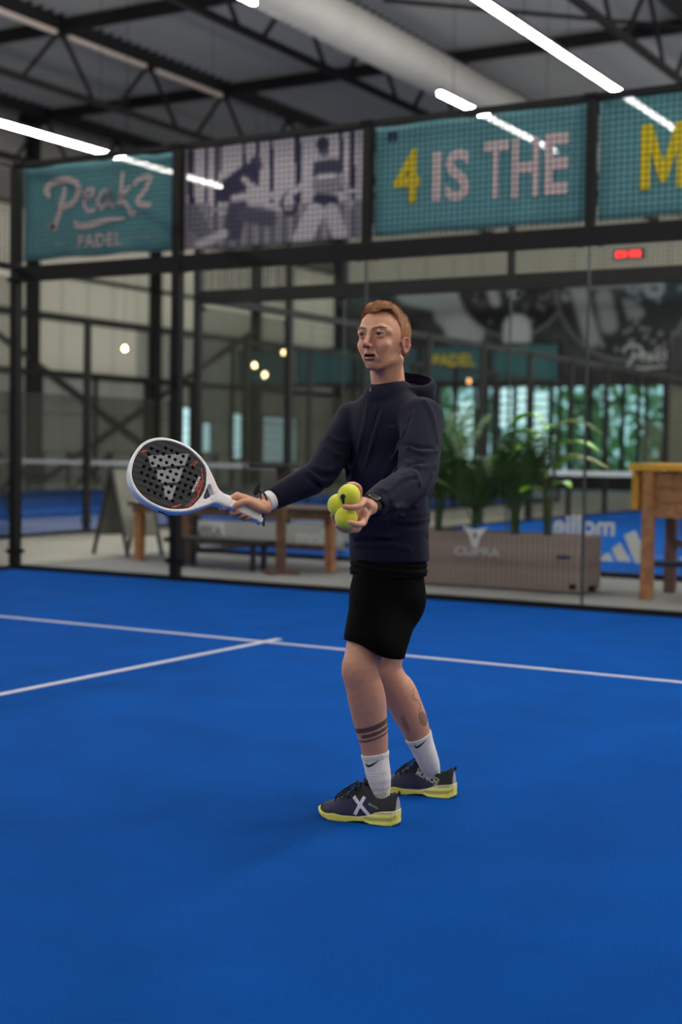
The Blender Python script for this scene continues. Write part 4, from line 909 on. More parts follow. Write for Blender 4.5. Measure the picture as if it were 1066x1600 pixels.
# ---- racket pose (the right hand is built round its handle)
RB, RT = J(410, 809, 4.56), J(205, 716, 4.46)                                      # butt, far end
rh = _n(RT-RB); rn0 = _n(-FWD+.0*UPV); rq = _n(np.cross(rn0, rh)); rq = rq if rq[2] > 0 else -rq
tl = math.radians(26); rn = _n(rn0-rh*np.dot(rn0, rh)); rn = _n(rn*math.cos(tl)+rq*math.sin(tl)); rq = _n(np.cross(rh, rn)); rq = rq if rq[2] > 0 else -rq
def RK(s_, q_, n_): return RB+rh*s_+rq*q_+rn*n_                                    # along, up-across, out of the face
def ring(s_, th, rho, e=1.0):                                                     # th: 0 near, 90 up, 180 far, 270 under (about the view)
    a = math.radians(th); return RB+rh*s_+(-_n(FWD-rh*np.dot(FWD, rh)))*math.cos(a)*rho+_n(np.cross(rh, -FWD) if np.cross(rh, -FWD)[2] > 0 else np.cross(-FWD, rh))*math.sin(a)*rho
HANDR = S()
kn = {}
for nm, s0, r, sc in (('index', .104, .0087, 1.0), ('middle', .080, .0088, 1.04), ('ring', .058, .0084, 1.0), ('little', .038, .0076, .85)):
    MCP = ring(s0-.004, 118, .034); kn[nm] = MCP
    P = [MCP, ring(s0+.010, 172, .034*sc), ring(s0+.014, 232, .0285), ring(s0+.010, 285, .0265), ring(s0+.003, 322, .0250)]
    if nm == 'index': P = [MCP, ring(s0+.018, 172, .034), ring(s0+.026, 228, .029), ring(s0+.026, 272, .0275), ring(s0+.024, 300, .0265)]
    g = S(); g.limb(P, [r*1.12, r*1.08, r*1.02, r*.97, r*.86], .004); HANDR.grp(g, .0022)
    g.ops[-1][3]
W0 = ring(.004, 86, .032)
pal = S()
for nm, r in (('index', .0125), ('middle', .0125), ('ring', .012), ('little', .011)):
    pal.cap(W0+(kn[nm]-W0)*.12, kn[nm], .0165, r, .012)
pal.cap(ring(.020, 60, .030), ring(.062, 62, .029), .013, .012, .012)               # thenar
HANDR.grp(pal, .008)
th = S(); th.limb([ring(.022, 50, .034), ring(.058, 62, .0345), ring(.082, 40, .0310), ring(.096, 10, .0280), ring(.099, -14, .0255)], [.0135, .0125, .0108, .0102, .0088], .006)
HANDR.grp(th, .008)
HANDR.limb([WRr-_n(WRr-ELr)*.03, WRr, W0], [.0245, .0215, .0185], .012)
BODY.grp(HANDR, .010)

# ---- left hand, palm up round three balls
BALLS = [(J(545.5, 774, 4.13), .0334, 'top one of three yellow-green tennis balls in his left hand, with a black mark'),
         (J(541, 809.5, 4.15), .0334, 'lowest yellow-green tennis ball, gripped between thumb and fingers'),
         (J(529.5, 789, 4.195), .0334, 'yellow-green tennis ball half hidden behind the other two in his left hand')]
HANDL = S()
def fing(P, r, k=.0025):
    g = S(); g.limb(P, [r*1.15, r*1.05, r, r*.86][:len(P)], .004); HANDL.grp(g, k)
Wl = J(577, 792, 4.235)
K_i, K_m, K_r, K_p = J(566, 815, 4.17), J(557, 826, 4.21), J(556, 812, 4.25), J(560, 782, 4.25)
fing([J(569, 782, 4.155), J(562, 790, 4.118), J(550, 793, 4.104), J(539, 791.5, 4.098)], .0088)       # thumb between the balls
fing([K_i, J(565, 819, 4.125), J(556, 819, 4.098), J(547, 816.5, 4.093)], .0086)                       # index round the low ball
fing([K_m, J(546, 829, 4.175), J(534, 827, 4.16), J(527, 821, 4.15)], .0086)                           # middle under it
fing([K_r, J(538, 826, 4.245), J(525, 817, 4.24), J(520, 805, 4.23)], .0082)                         # ring
fing([K_p, J(562, 764, 4.225), J(554, 757, 4.205), J(545, 757, 4.190)], .0078)                         # little finger behind the top ball
pal = S()
for K in (K_i, K_m, K_r, K_p): pal.cap(Wl, K, .016, .0125, .012)
pal.cap(Wl, J(570, 784, 4.165), .016, .0125, .012); pal.cap(K_i, J(568, 800, 4.17), .011, .013, .012); pal.cap(K_r, K_p, .012, .012, .014)
HANDL.grp(pal, .006)
for bc, br, _ in BALLS: HANDL.ell(bc, (br-.0006,)*3, None, .001, '-')
HANDL.cap(WRl, Wl, .026, .020, .012)
BODY.grp(HANDL, .010)

def skin_col(V):
    base = np.array([.58, .285, .18]); c = np.tile(base, (len(V), 1))
    rs = np.random.RandomState(3)
    q = (V-HO)@HR.T/HS; x, y, z = q.T; hd = z > -.15
    def blob(cx, cy, cz, r, sym=True):
        X = np.abs(x) if sym else x
        return np.exp(-(((X-cx)/r[0])**2+((y-cy)/r[1])**2+((z-cz)/r[2])**2))
    def mixc(wt, col):
        nonlocal c
        wt = np.clip(wt, 0, 1)[:, None]; c = c*(1-wt)+np.array(col)*wt
    leg_ = V[:, 2] < .7
    mixc(leg_*.35, (.50, .235, .15))
    mixc(hd*.5*blob(.042, .07, -.008, (.02, .03, .016)), (.60, .25, .18))
    mixc(hd*.55*blob(0, .116, -.004, (.014, .014, .012)), (.62, .25, .18))
    mixc(hd*(np.abs(x) > .068)*(y > -.04)*(y < .015)*.6, (.60, .24, .18))
    st = hd*(z < -.03)*(y > -.01)*np.clip((-.03-z)/.03, 0, 1)*(z > -.115); mixc(st*.22, (.33, .21, .15))
    lip = (np.abs(x) < .0225)*(y > .080)*(np.abs(z+.0410) < .0130-.009*(np.abs(x)/.0225)**2); mixc(lip*.75, (.42, .14, .12))
    mouth = (np.abs(x) < .0195)*(y < .0905)*(y > .064)*(np.abs(z+.0408) < .0058); mixc(mouth*.9, (.06, .015, .012))  # open mouth painted near black for the shade inside
    nos = (blob(.0060, .1065, -.0165, (.004, .007, .003)) > .45); mixc(nos*.8, (.10, .035, .03))  # nostril shade painted dark
    bz = .0460+.005*np.sin(np.clip((np.abs(x)-.012)/.042, 0, 1)*math.pi*.8)
    br = (np.abs(x) > .010)*(np.abs(x) < .054)*(y > .04)*np.exp(-((z-bz+.001)/.0040)**2); mixc(br*.75, (.17, .075, .04))  # brow hair, darkened to take in the brow shadow
    lid = (np.abs(np.abs(x)-.0327) < .0135)*(y > .078)*np.exp(-((z-(.0332-7*(np.abs(x)-.0327)**2))/.0011)**2); mixc(lid*.7, (.16, .07, .05))
    # hair shade on the scalp
    # ink: bands round the near calf
    a0, a1 = J(574, 1098, 4.735), J(587, 1185, 4.765); ax = _n(a1-a0); t = (V-J(579, 1140, 4.75))@ax
    near = (np.abs(((V-a0)-np.outer((V-a0)@ax, ax))).max(1) < .085)*(V[:, 2] < .55)*(((V-J(650, 1140, 5.09))**2).sum(1) > .03)
    sx_ = (V-J(579, 1140, 4.75))@ax_a
    ph = t+sx_*.19
    for lo_, hi_ in ((-.027, -.0085), (-.0015, .0115), (.0190, .0260)):
        mixc(near*((ph > lo_) & (ph < hi_) & ~((lo_ == -.0015) & (sx_ < -.030)))*.86, (.035, .028, .026))
    # ink: patterned piece on the far calf (outer back side)
    b0 = J(640, 1095, 5.06); ux_ = _n(J(668, 1140, 5.08)-J(640, 1070, 5.06)); w1 = (V-b0)@ux_; w2 = (V-b0)@_n(np.cross(ux_, -FWD))
    w2 = (V-b0)@_n(ax_a-ux_*np.dot(ax_a, ux_)); far = (((V-b0)**2).sum(1) < .02)*((V@ax_b) > (J(600, 1100, 4.93)@ax_b))
    p1 = np.exp(-((w2-.026-.006*np.sin(w1*90))/.0045)**2)*(w1 > -.045)*(w1 < .040)
    p2 = (((w1-.072)/.030)**2+((w2-.022)/.014)**2 < 1)
    pt = .55+.45*np.sin(w1*420+np.sin(w2*500)*2)
    mixc(far*np.clip(p1*.8*pt+p2*.75*(.65+.35*pt), 0, .85), (.05, .04, .035))
    p3 = far*(((w1-.062)/.035)**2+((w2+.042)/.010)**2 < 1); mixc(p3*.45, (.08, .06, .05))
    # knuckles and finger tips a little redder
    for p in (J(541, 791, 4.1), J(549, 817, 4.1), J(548, 757, 4.19), ring(.13, 300, .027), ring(.1, -10, .027), ring(.083, 320, .026), ring(.061, 320, .026), ring(.041, 320, .025)):
        mixc(.6*np.exp(-((V-p)**2).sum(1)/(.012**2)), (.62, .26, .21))
    return c
# ---- skin
body = sdf_obj('body', BODY, np.array([6.95, -7.25, .02]), np.array([8.35, -5.85, 1.85]), .0024, M_skin, man, skin_col)
# ---- eyes and teeth
def eye_mat():
    m = bpy.data.materials.new('eye'); m.use_nodes = True; n, l = m.node_tree.nodes, m.node_tree.links; b = n['Principled BSDF']
    b.inputs['Roughness'].default_value = .12; tc = n.new('ShaderNodeTexCoord'); sp = n.new('ShaderNodeSeparateXYZ'); l.new(tc.outputs['Object'], sp.inputs[0])
    cb = n.new('ShaderNodeCombineXYZ'); l.new(sp.outputs[0], cb.inputs[0]); l.new(sp.outputs[2], cb.inputs[2])
    ln = n.new('ShaderNodeVectorMath'); ln.operation = 'LENGTH'; l.new(cb.outputs[0], ln.inputs[0])
    cr = n.new('ShaderNodeValToRGB'); cr.color_ramp.interpolation = 'LINEAR'; e = cr.color_ramp.elements
    e[0].position = .0; e[0].color = (.005, .005, .005, 1); e[1].position = .0024/.014; e[1].color = (.005, .005, .005, 1)
    for p, c in ((.0028/.014, (.07, .06, .05, 1)), (.0061/.014, (.035, .03, .03, 1)), (.0068/.014, (.36, .33, .31, 1))): q = e.new(p); q.color = c
    mp = n.new('ShaderNodeMath'); mp.operation = 'DIVIDE'; mp.inputs[1].default_value = .014; l.new(ln.outputs['Value'], mp.inputs[0]); l.new(mp.outputs[0], cr.inputs[0]); l.new(cr.outputs[0], b.inputs['Base Color'])
    return m
M_eye = eye_mat(); bm = bmesh.new(); bmesh.ops.create_uvsphere(bm, u_segments=24, v_segments=16, radius=.0127*HS); me = bpy.data.meshes.new('eye'); bm.to_mesh(me); bm.free()
for p in me.polygons: p.use_smooth = True
me.materials.append(M_eye)
gaze = _n(Hf*1.0-Hx*.10)
for q in (-1, 1):
    e = link('eye', me, None, man); gx = _n(np.cross(gaze, Hz)); gz = np.cross(gx, gaze)
    c = H(q*.0325, .0757, .0290); e.matrix_local = Matrix([[gx[i], gaze[i], gz[i], c[i]-man.location[i]] for i in range(3)]+[[0, 0, 0, 1]])
te = S(); te.ell(H(0, .082, -.0355), np.array((.014, .005, .0030))*HS, HR)
sdf_obj('teeth', te, H(0, .084, -.04)-.03, H(0, .084, -.04)+.03, .0012, mat('teeth', (.40, .36, .30), rough=.3), man)

# ---- hair: short cap plus thousands of fine locks
HC = S()
HC.ell(H(0, -.012, .052), np.array((.0762, .0985, .0860))*HS, HR, .01); HC.ell(H(0, .022, .078), np.array((.0655, .062, .060))*HS, HR, .02)
HC.ell(H(0, .028, .116), np.array((.052, .046, .025))*HS, HR, .025)
HC.ell(H(0, -.05, .005), np.array((.064, .050, .052))*HS, HR, .02)
def hairline(P):   # > 0 outside the hair
    q = (P-HO)@HR.T/HS; x, y, z = np.abs(q[:, 0]), q[:, 1], q[:, 2]
    fz = np.interp(y, [-.12, -.085, -.055, -.03, -.014, -.004, .006, .014, .022, .032, .044, .056, .070, .080, .10], [-.050, -.050, -.040, -.018, .030, .010, .012, .030, .062, .092, .108, .1085, .1065, .102, .100])
    fz = fz+np.where(y > .045, .008*np.clip((.03-np.abs(x-.040))/.02, 0, 1)*(x > .02), 0)
    return (fz-z)*HS*.8
def hnoise(P):
    q = (P-HO)@HR.T/HS; top = np.clip((q[:, 2]-.05)/.04, 0, 1)
    w = np.sin(q[:, 0]*210+q[:, 1]*60+2*np.sin(q[:, 1]*70))+.6*np.sin(q[:, 0]*390-q[:, 1]*120)+.5*np.sin(q[:, 1]*260+q[:, 2]*200)
    return (-.0011*top*w-top*.001)
HC._p('D', 0, hnoise, HO, 99); HC.fn(hairline, HO, .2, .004, '&')
cut = S(); HC.ops.append(('-', .002, lambda P: np.where(((P-HO)@HR.T)[:, 1] > 9, 9, 9.), HO, .2)) if 0 else None
M_hair = mat('ginger_hair', (.27, .105, .030), rough=.45, var=.45, vscale=160, spec=.5)
hair = sdf_obj('hair', HC, H(0, 0, .04)-.16, H(0, 0, .04)+.16, .002, M_hair, man)
rs = np.random.RandomState(11); vs = np.array([v.co for v in hair.data.vertices])+np.array(man.location); ns = np.array([v.normal for v in hair.data.vertices])
q = (vs-HO)@HR.T/HS; ok = np.where(hairline(vs) < .0015)[0]; pick = rs.choice(ok, 14000); V = []; F = []
for i in pick:
    p = vs[i]; nn = ns[i]; lx, ly, lz = q[i]; top = np.clip((lz-.055)/.04, 0, 1)
    comb = _n(Hf*(.9*top+.15)+Hx*(.35*top*(1 if lx > -.02 else -1))-Hz*(1-top)*.9+rs.randn(3)*.28); comb = comb-nn*np.dot(comb, nn)
    L = (.006+.011*top*rs.uniform(.5, 1.1))*rs.uniform(.6, 1.1); lift = .06+.10*top+rs.uniform(0, .16*top)
    d1 = _n(_n(comb)+nn*lift); p1 = p+d1*L*.5; d2 = _n(d1+_n(comb)*.5-nn*.15); p2 = p1+d2*L*.5; sd = _n(np.cross(d1, nn))*(.00035+.0002*rs.rand())
    k = len(V); V += [p-nn*.001-sd, p-nn*.001+sd, p1-sd, p1+sd, p2]; F += [(k, k+1, k+3, k+2), (k+2, k+3, k+4)]
me = raw_mesh('hair_locks', np.array(V)-np.array(man.location), F, True)
mm = mat('ginger_hair_locks', (.38, .155, .045), rough=.4, var=.5, vscale=120); lk = link('hair_locks', me, mm, hair); lk['kind'] = 'stuff'
# eyebrows: fine hairs
V = []; F = []; bs = S(); head_sdf(bs)
for sgn in (-1, 1):
    for i in range(120):
        x = rs.uniform(.012, .053); z = .0460+.005*math.sin(min(max((x-.012)/.042, 0), 1)*math.pi*.8)+rs.randn()*.0015
        V.append((sgn*x, z))
V = np.array(V); P0 = np.array([H(x, .13, z) for x, z in V]); P0 = project(bs, P0, -Hf, 30); VV = []; F = []
for (x, z), p in zip(V, P0):
    d = _n(Hx*np.sign(x)*.9+Hz*rs.uniform(-.1, .5)-Hf*.35*abs(x)/.05+Hf*.1); L = rs.uniform(.005, .008); sd = Hz*.0003; k = len(VV)
    VV += [p+Hf*.0003-sd, p+Hf*.0003+sd, p+d*L+Hf*.0006]; F.append((k, k+1, k+2))
eb = link('eyebrows', raw_mesh('eyebrows', np.array(VV)-np.array(man.location), F), mat('brow_hair', (.12, .055, .028), rough=.6), man)

# ---- hoodie
HOOD = S()
L_ = lambda *a: J(*a)
HOOD.ell2(L_(611, 668, 4.88), L_(606, 745, 4.885), .165, .108, .155, .116, Tl, .04)
HOOD.ell2(L_(606, 745, 4.885), L_(608, 868, 4.89), .153, .117, .152, .118, Tl, .03)
HOOD.ell2(L_(607, 630, 4.88), L_(609, 680, 4.88), .095, .075, .15, .10, Tl, .05)
HOOD.cap(L_(606, 632, 4.88), L_(552, 655, 4.99), .050, .056, .04); HOOD.cap(L_(611, 630, 4.86), L_(656, 654, 4.73), .050, .064, .04)
HOOD.limb([SHr, (SHr+ELr)/2, ELr+ax_z*.000, (ELr+WRr)/2, WRr+_n(ELr-WRr)*.070], [.060, .059, .054, .046, .0395], .02)
HOOD.limb([SHl, (SHl+ELl)/2+ax_a*.004, ELl, (ELl*.45+WRl*.55), WRl+_n(ELl-WRl)*.050], [.072, .069, .064, .055, .046], .02)
# cuffs
cr = _n(WRr-ELr); cl = _n(WRl-ELl)
HOOD.ell2(WRr-cr*.080, WRr-cr*.048, .040, .040, .038, .038, ax_z, .006); HOOD.ell2(WRl-cl*.060, WRl-cl*.020, .0430, .0430, .0410, .0410, ax_z, .006); HOOD.cap(WRr-cr*.02, WRr+cr*.05, .0300, k=.004, op='-'); HOOD.cap(WRl-cl*.004, WRl+cl*.05, .031, k=.004, op='-')
# blouse above the hem, hem band
HOOD.ell(L_(634, 806, 4.90), (.075, .085, .026), frame(x=ax_a, z=ax_z), .03); HOOD.ell(L_(600, 806, 4.86), (.135, .110, .022), frame(x=ax_a, z=ax_z), .03)
# kangaroo pocket bulge
HOOD.ell(WA+Tf*.105-ax_z*.055, (.095, .022, .060), np.array([Tl, Tf, ax_z]), .03)
# raglan and body folds: ridges and valleys
def fold(pts, r=.006, op='+', k=.014, proj_=True):
    P = [L_(*p) for p in pts]; HOOD.chain(P, [r]*len(P), k, op)
def surf(u, v, lift=0.):   # point of the garment under pixel (u, v)
    o = L_(u, v, 3.9)[None]; d = _n(o[0]-CAM); p = project(BASE, o, d, 60)[0]; return p-d*lift
BASE = S(); BASE.ops = list(HOOD.ops)
def crease(uv, r=.0055, lift=-.0012, op='+', k=.016):
    P = [surf(u, v, lift) for u, v in uv]; P = [p for p in P if abs(BASE(p[None])[0]) < .02]
    if len(P) < 2: return
    HOOD.limb(P, [r*.3]+[r]*(len(P)-2)+[r*.25], k, op)
for uv in ([(634, 668), (626, 690), (615, 716), (603, 740)], [(574, 640), (566, 680), (556, 724), (549, 760)], [(598, 646), (583, 690), (572, 728)],
           [(640, 700), (618, 735), (598, 765)], [(545, 690), (541, 720), (542, 745)], [(606, 768), (630, 748), (650, 742)], [(612, 782), (640, 757), (655, 752)],
           [(640, 700), (660, 708), (684, 706)], [(636, 722), (655, 731), (682, 728)], [(630, 742), (646, 738), (656, 757)], [(648, 785), (664, 770), (676, 742)],
           [(608, 800), (626, 790), (650, 790)], [(602, 806), (616, 800), (630, 806)], [(560, 836), (610, 838), (668, 833)], [(556, 852), (600, 850), (640, 858)],
           [(492, 730), (510, 736), (528, 730)], [(484, 738), (500, 752), (520, 752)], [(508, 700), (524, 710), (536, 712)], [(514, 682), (526, 690), (540, 690)],
           [(664, 626), (676, 650), (684, 690)]):
    crease(uv)
for uv in ([(640, 655), (628, 685), (620, 712), (600, 748)], [(632, 694), (655, 699), (676, 700)], [(634, 730), (650, 724), (660, 722)], [(606, 775), (630, 755), (648, 748)],
           [(488, 735), (504, 744), (524, 742)], [(480, 744), (494, 757), (510, 764)], [(556, 845), (600, 845), (668, 842)], [(672, 814), (655, 822), (620, 822)], [(590, 772), (596, 790), (598, 808)], [(592, 640), (578, 680), (568, 720)]):
    crease(uv, .004, .0018, '-', .014)
# hem band
HOOD.fn(lambda P: -(P@ax_z-(L_(606, 880, 4.78)[2]+.004*np.sin(P[:, 0]*9))), (0, 0, 0), 99, .006, '&')
HOOD.ell2(L_(608, 858, 4.89), L_(608, 874, 4.89), .153, .1165, .153, .1165, Tl, .004)
HOOD.fn(lambda P: -(P@ax_z-(L_(606, 880, 4.78)[2]+.004*np.sin(P[:, 0]*9))), (0, 0, 0), 99, .006, '&')
# collar: thick standing roll with the neck free inside; hood lying on the back
cz = L_(606, 597, 4.85)
def torus(s, c, R, A, B, r, k=.012, op='+', sq=1.0):
    R = np.array(R)
    def f(P):
        q = (P-c)@R.T; rr = np.sqrt((q[:, 0]/A)**2+(q[:, 1]/B)**2)+1e-6; e = (rr-1)/rr*np.sqrt(q[:, 0]**2+q[:, 1]**2)
        return np.sqrt(e*e+(q[:, 2]*sq)**2)-r
    return s._p(op, k, f, c, max(A, B)+r*2)
Rn = np.array([Tl, Tf, ax_z]); up2 = _n(ax_z+Tf*.42-ax_a*.05); Rc = frame(x=Tl, z=up2)
torus(HOOD, L_(609, 615, 4.86), Rc, .067, .068, .0115, .012, sq=.62)
HOOD.ell2(L_(607, 619, 4.86), L_(608, 634, 4.87), .078, .070, .10, .085, Tl, .03)
bk = -Tf
hc = L_(646, 606, 4.93)
HOODC = S()
torus(HOODC, L_(633, 601, 4.885), frame(x=_n(ax_a*.97+ax_b*.2+ax_z*.02), z=_n(ax_z*.92+ax_a*.06-ax_b*.40)), .096, .070, .0150, .02, sq=.75)
HOODC.ell(L_(640, 619, 4.90), (.092, .080, .032), frame(x=_n(ax_a+ax_b*.3), z=_n(ax_z-ax_a*.05)), .02)
HOOD.grp(HOODC, .008)
HOOD.ell(L_(636, 596, 4.89), (.080, .055, .030), frame(x=_n(ax_a+ax_b*.2), z=_n(ax_z*.92+ax_a*.06-ax_b*.40)), .010, '-')
neckc = S(); neckc.ell2(H(0, -.022, -.035), NB, .0545, .060, .0625, .0625, Hx, .01); HOOD.grp(neckc, .005, '-')
def cloth(name, col, **k):
    m = mat(name, col, rough=.9, sheen=.04 if 'navy' in name else .0, spec=.2 if 'navy' in name else .06, **k); return m
M_navy = cloth('navy_jersey', (.0042, .0050, .0175), bump=.25, bscale=500)
hood = sdf_obj('hoodie', HOOD, np.array([6.95, -7.1, .80]), np.array([8.35, -5.85, 1.65]), .003, M_navy, man)
sm_ = hood.modifiers.new('smooth', 'SMOOTH'); sm_.iterations = 2; sm_.factor = .5
# drawstring/zip placket, pull and chest emblem, pocket zip
def ribbon(name, s, uv, r, m, parent, lift=0.0):
    P = []
    for u, v in uv:
        o = J(u, v, 3.8)[None]; d = _n(o[0]-CAM); q = project(s, o, d, 90)[0]
        if abs(s(q[None])[0]) < .004: P.append(q-d*lift-np.array(man.location))
    return MB().tube(P, r, 6).build(name, m, parent, True)
M_blk = mat('black_trim', (.006, .006, .007), rough=.7)
ribbon('zip', HOOD, [(577.5, 600), (574, 625), (571, 650), (566, 680), (561, 705)][:3]+[(568, 672), (566, 690)], .0022, M_blk, hood)
ribbon('placket_seam', HOOD, [(588, 604), (586, 630), (583, 655), (579, 680), (575, 700)], .0012, M_blk, hood)
ribbon('zip_pull', HOOD, [(579, 606), (578.6, 613)], .0024, mat('pull_metal', (.35, .35, .37), rough=.3, metal=1), hood, .002)
ribbon('armhole_seam', HOOD, [(640, 618), (648, 640), (640, 665), (630, 690)], .0012, M_blk, hood)
ribbon('hem_seam', HOOD, [(546, 857), (575, 862), (610, 863), (645, 859), (672, 852)], .0012, M_blk, hood)
ribbon('cuff_seam', HOOD, [(594, 757), (603, 772), (607, 792), (604, 808)], .0012, M_blk, hood)
ribbon('pocket_zip', HOOD, [(548, 872), (554, 882)], .002, mat('pull_metal', (.35, .35, .37)), hood, .001)
emb = []
for a, b in (((-.010, .004), (.012, -.004)), ((-.010, -.004), (.012, .005))):
    emb.append([(a[0], a[1]+.002), (a[0], a[1]-.002), (b[0], b[1]-.002), (b[0], b[1]+.002)])
decal('chest_emblem', HOOD, emb, J(612, 666, 4.2), _n(ax_a*.9-ax_b*.35), ax_z, _n(J(612, 666, 4.8)-CAM), M_blk, hood, res=.004)
# tee hem showing under the hoodie
TEE = S(); TEE.ell2(L_(608, 860, 4.89), L_(607, 893, 4.89), .142, .113, .146, .119, Tl, .01)
TEE.fn(lambda P: -(P@ax_z-(L_(606, 902, 4.78)[2])), (0, 0, 0), 99, .004, '&'); TEE.fn(lambda P: (P@ax_z-(L_(606, 868, 4.78)[2])), (0, 0, 0), 99, .004, '&')
def tdisp(P): return .002*np.sin(P[:, 2]*300+P[:, 0]*25)
TEE._p('D', 0, tdisp, (0, 0, 0), 99)
sdf_obj('shirt_hem', TEE, np.array([7.2, -6.8, .8]), np.array([8.2, -5.9, 1.0]), .003, cloth('black_tee', (.0045, .0045, .0038)), man)

# ---- shorts
SH = S()
SH.ell2(L_(607, 890, 4.89), L_(607, 935, 4.88), .131, .104, .141, .116, Tl, .02)
SH.ell2(L_(602, 930, 4.855), L_(586, 1012, 4.745), .119, .106, .107, .104, ax_a, .04)
SH.ell2(L_(617, 925, 4.97), L_(606, 1010, 5.0), .095, .10, .070, .080, ax_a, .03)
SH.cap(L_(604, 950, 4.88), L_(607, 1010, 4.89), .062, .066, .035)
def hemz(P):
    sx = P@ax_a-L_(565, 1005, 4.73)@ax_a
    return -(P[:, 2]-(L_(565, 1009, 4.70)[2]-.32*sx-.005*np.sin(P[:, 0]*30)))
SH.fn(hemz, (0, 0, 0), 99, .004, '&')
def sdisp(P): return .0022*np.sin((P@ax_a)*46+P[:, 2]*9)*np.clip((.85-P[:, 2])/.1, 0, 1)
SH._p('D', 0, sdisp, (0, 0, 0), 99)
inn = S(); inn.ell2(L_(580, 1012, 4.755), L_(580, 1060, 4.745), .074, .072, .076, .074, ax_a); inn.cap(L_(606, 995, 5.01), L_(604, 1050, 5.02), .060, .061); SH.grp(inn, .003, '-')
shorts = sdf_obj('shorts', SH, np.array([7.1, -6.9, .55]), np.array([8.3, -5.8, .95]), .003, cloth('black_shorts', (.0014, .0014, .0015)), man)

# ---- socks
M_sock = mat('white_rib_sock', (.66, .62, .58), rough=.9, sheen=.3, bump=.15, bscale=500)
SOCKS = []
for pts, zt, heel in ((LEGL2[3:], (585.5, 1177, 4.76), 0), (LEGR2[3:], (655, 1149, 5.09), 1)):
    s = S(); P = [J(u, v, d) for u, v, d, r in pts]; R = [RAD(r, d)+.0025 for u, v, d, r in pts]; s.limb(P, R, .01)
    ft = P[-1]-ax_z*.02; s.cap(ft, ft-ax_a*.05+ax_b*.03-ax_z*.02, .020, .016, .01)
    top = J(*zt); axs = _n(P[0]-P[3]); tilt = _n(axs+ax_a*(-.02 if heel == 0 else -.02))
    s.fn(lambda P, top=top, axs=tilt: (P-top)@axs, top, 99, .003, '&')
    def rib(Q, P=P, axs=axs, top=top):
        c = P[2]; q = Q-c; u_ = _n(np.cross(axs, ax_b)); v_ = np.cross(axs, u_); a = np.arctan2(q@u_, q@v_)
        h = (Q-top)@axs; return .0007*np.cos(a*34)-.0012*(h > -.014)+.0016*np.exp(-((h+.060)/.006)**2)*np.sin(h*900)
    s._p('D', 0, rib, P[0], 99)
    lo = np.minimum.reduce(P)-.13; hi = np.maximum.reduce(P)+.08
    o = sdf_obj('sock', s, lo, hi, .002, M_sock, man); SOCKS.append((s, o))
def swoosh(sc):
    up = [(-.53, .08), (-.47, -.06), (-.36, -.11), (-.2, -.06), (.52, .25)]; dn = [(-.05, -.15), (-.28, -.25), (-.42, -.27), (-.53, -.20), (-.56, -.06)]
    return [[(x*sc, y*sc) for x, y in up+dn]]
for i, (u, v, d, ang) in enumerate(((583.5, 1193, 4.76, 4), (658.5, 1162.5, 5.09, 14))):
    a = math.radians(ang); ux = ax_a*math.cos(a)+ax_z*math.sin(a); uy = ax_z*math.cos(a)-ax_a*math.sin(a)
    o = J(u, v, d-.25); decal('emblem', SOCKS[i][0], swoosh(.046), o, ux, uy, _n(o-CAM), M_blk, SOCKS[i][1] if 0 else SOCKS[i][1], lift=.001, res=.004)

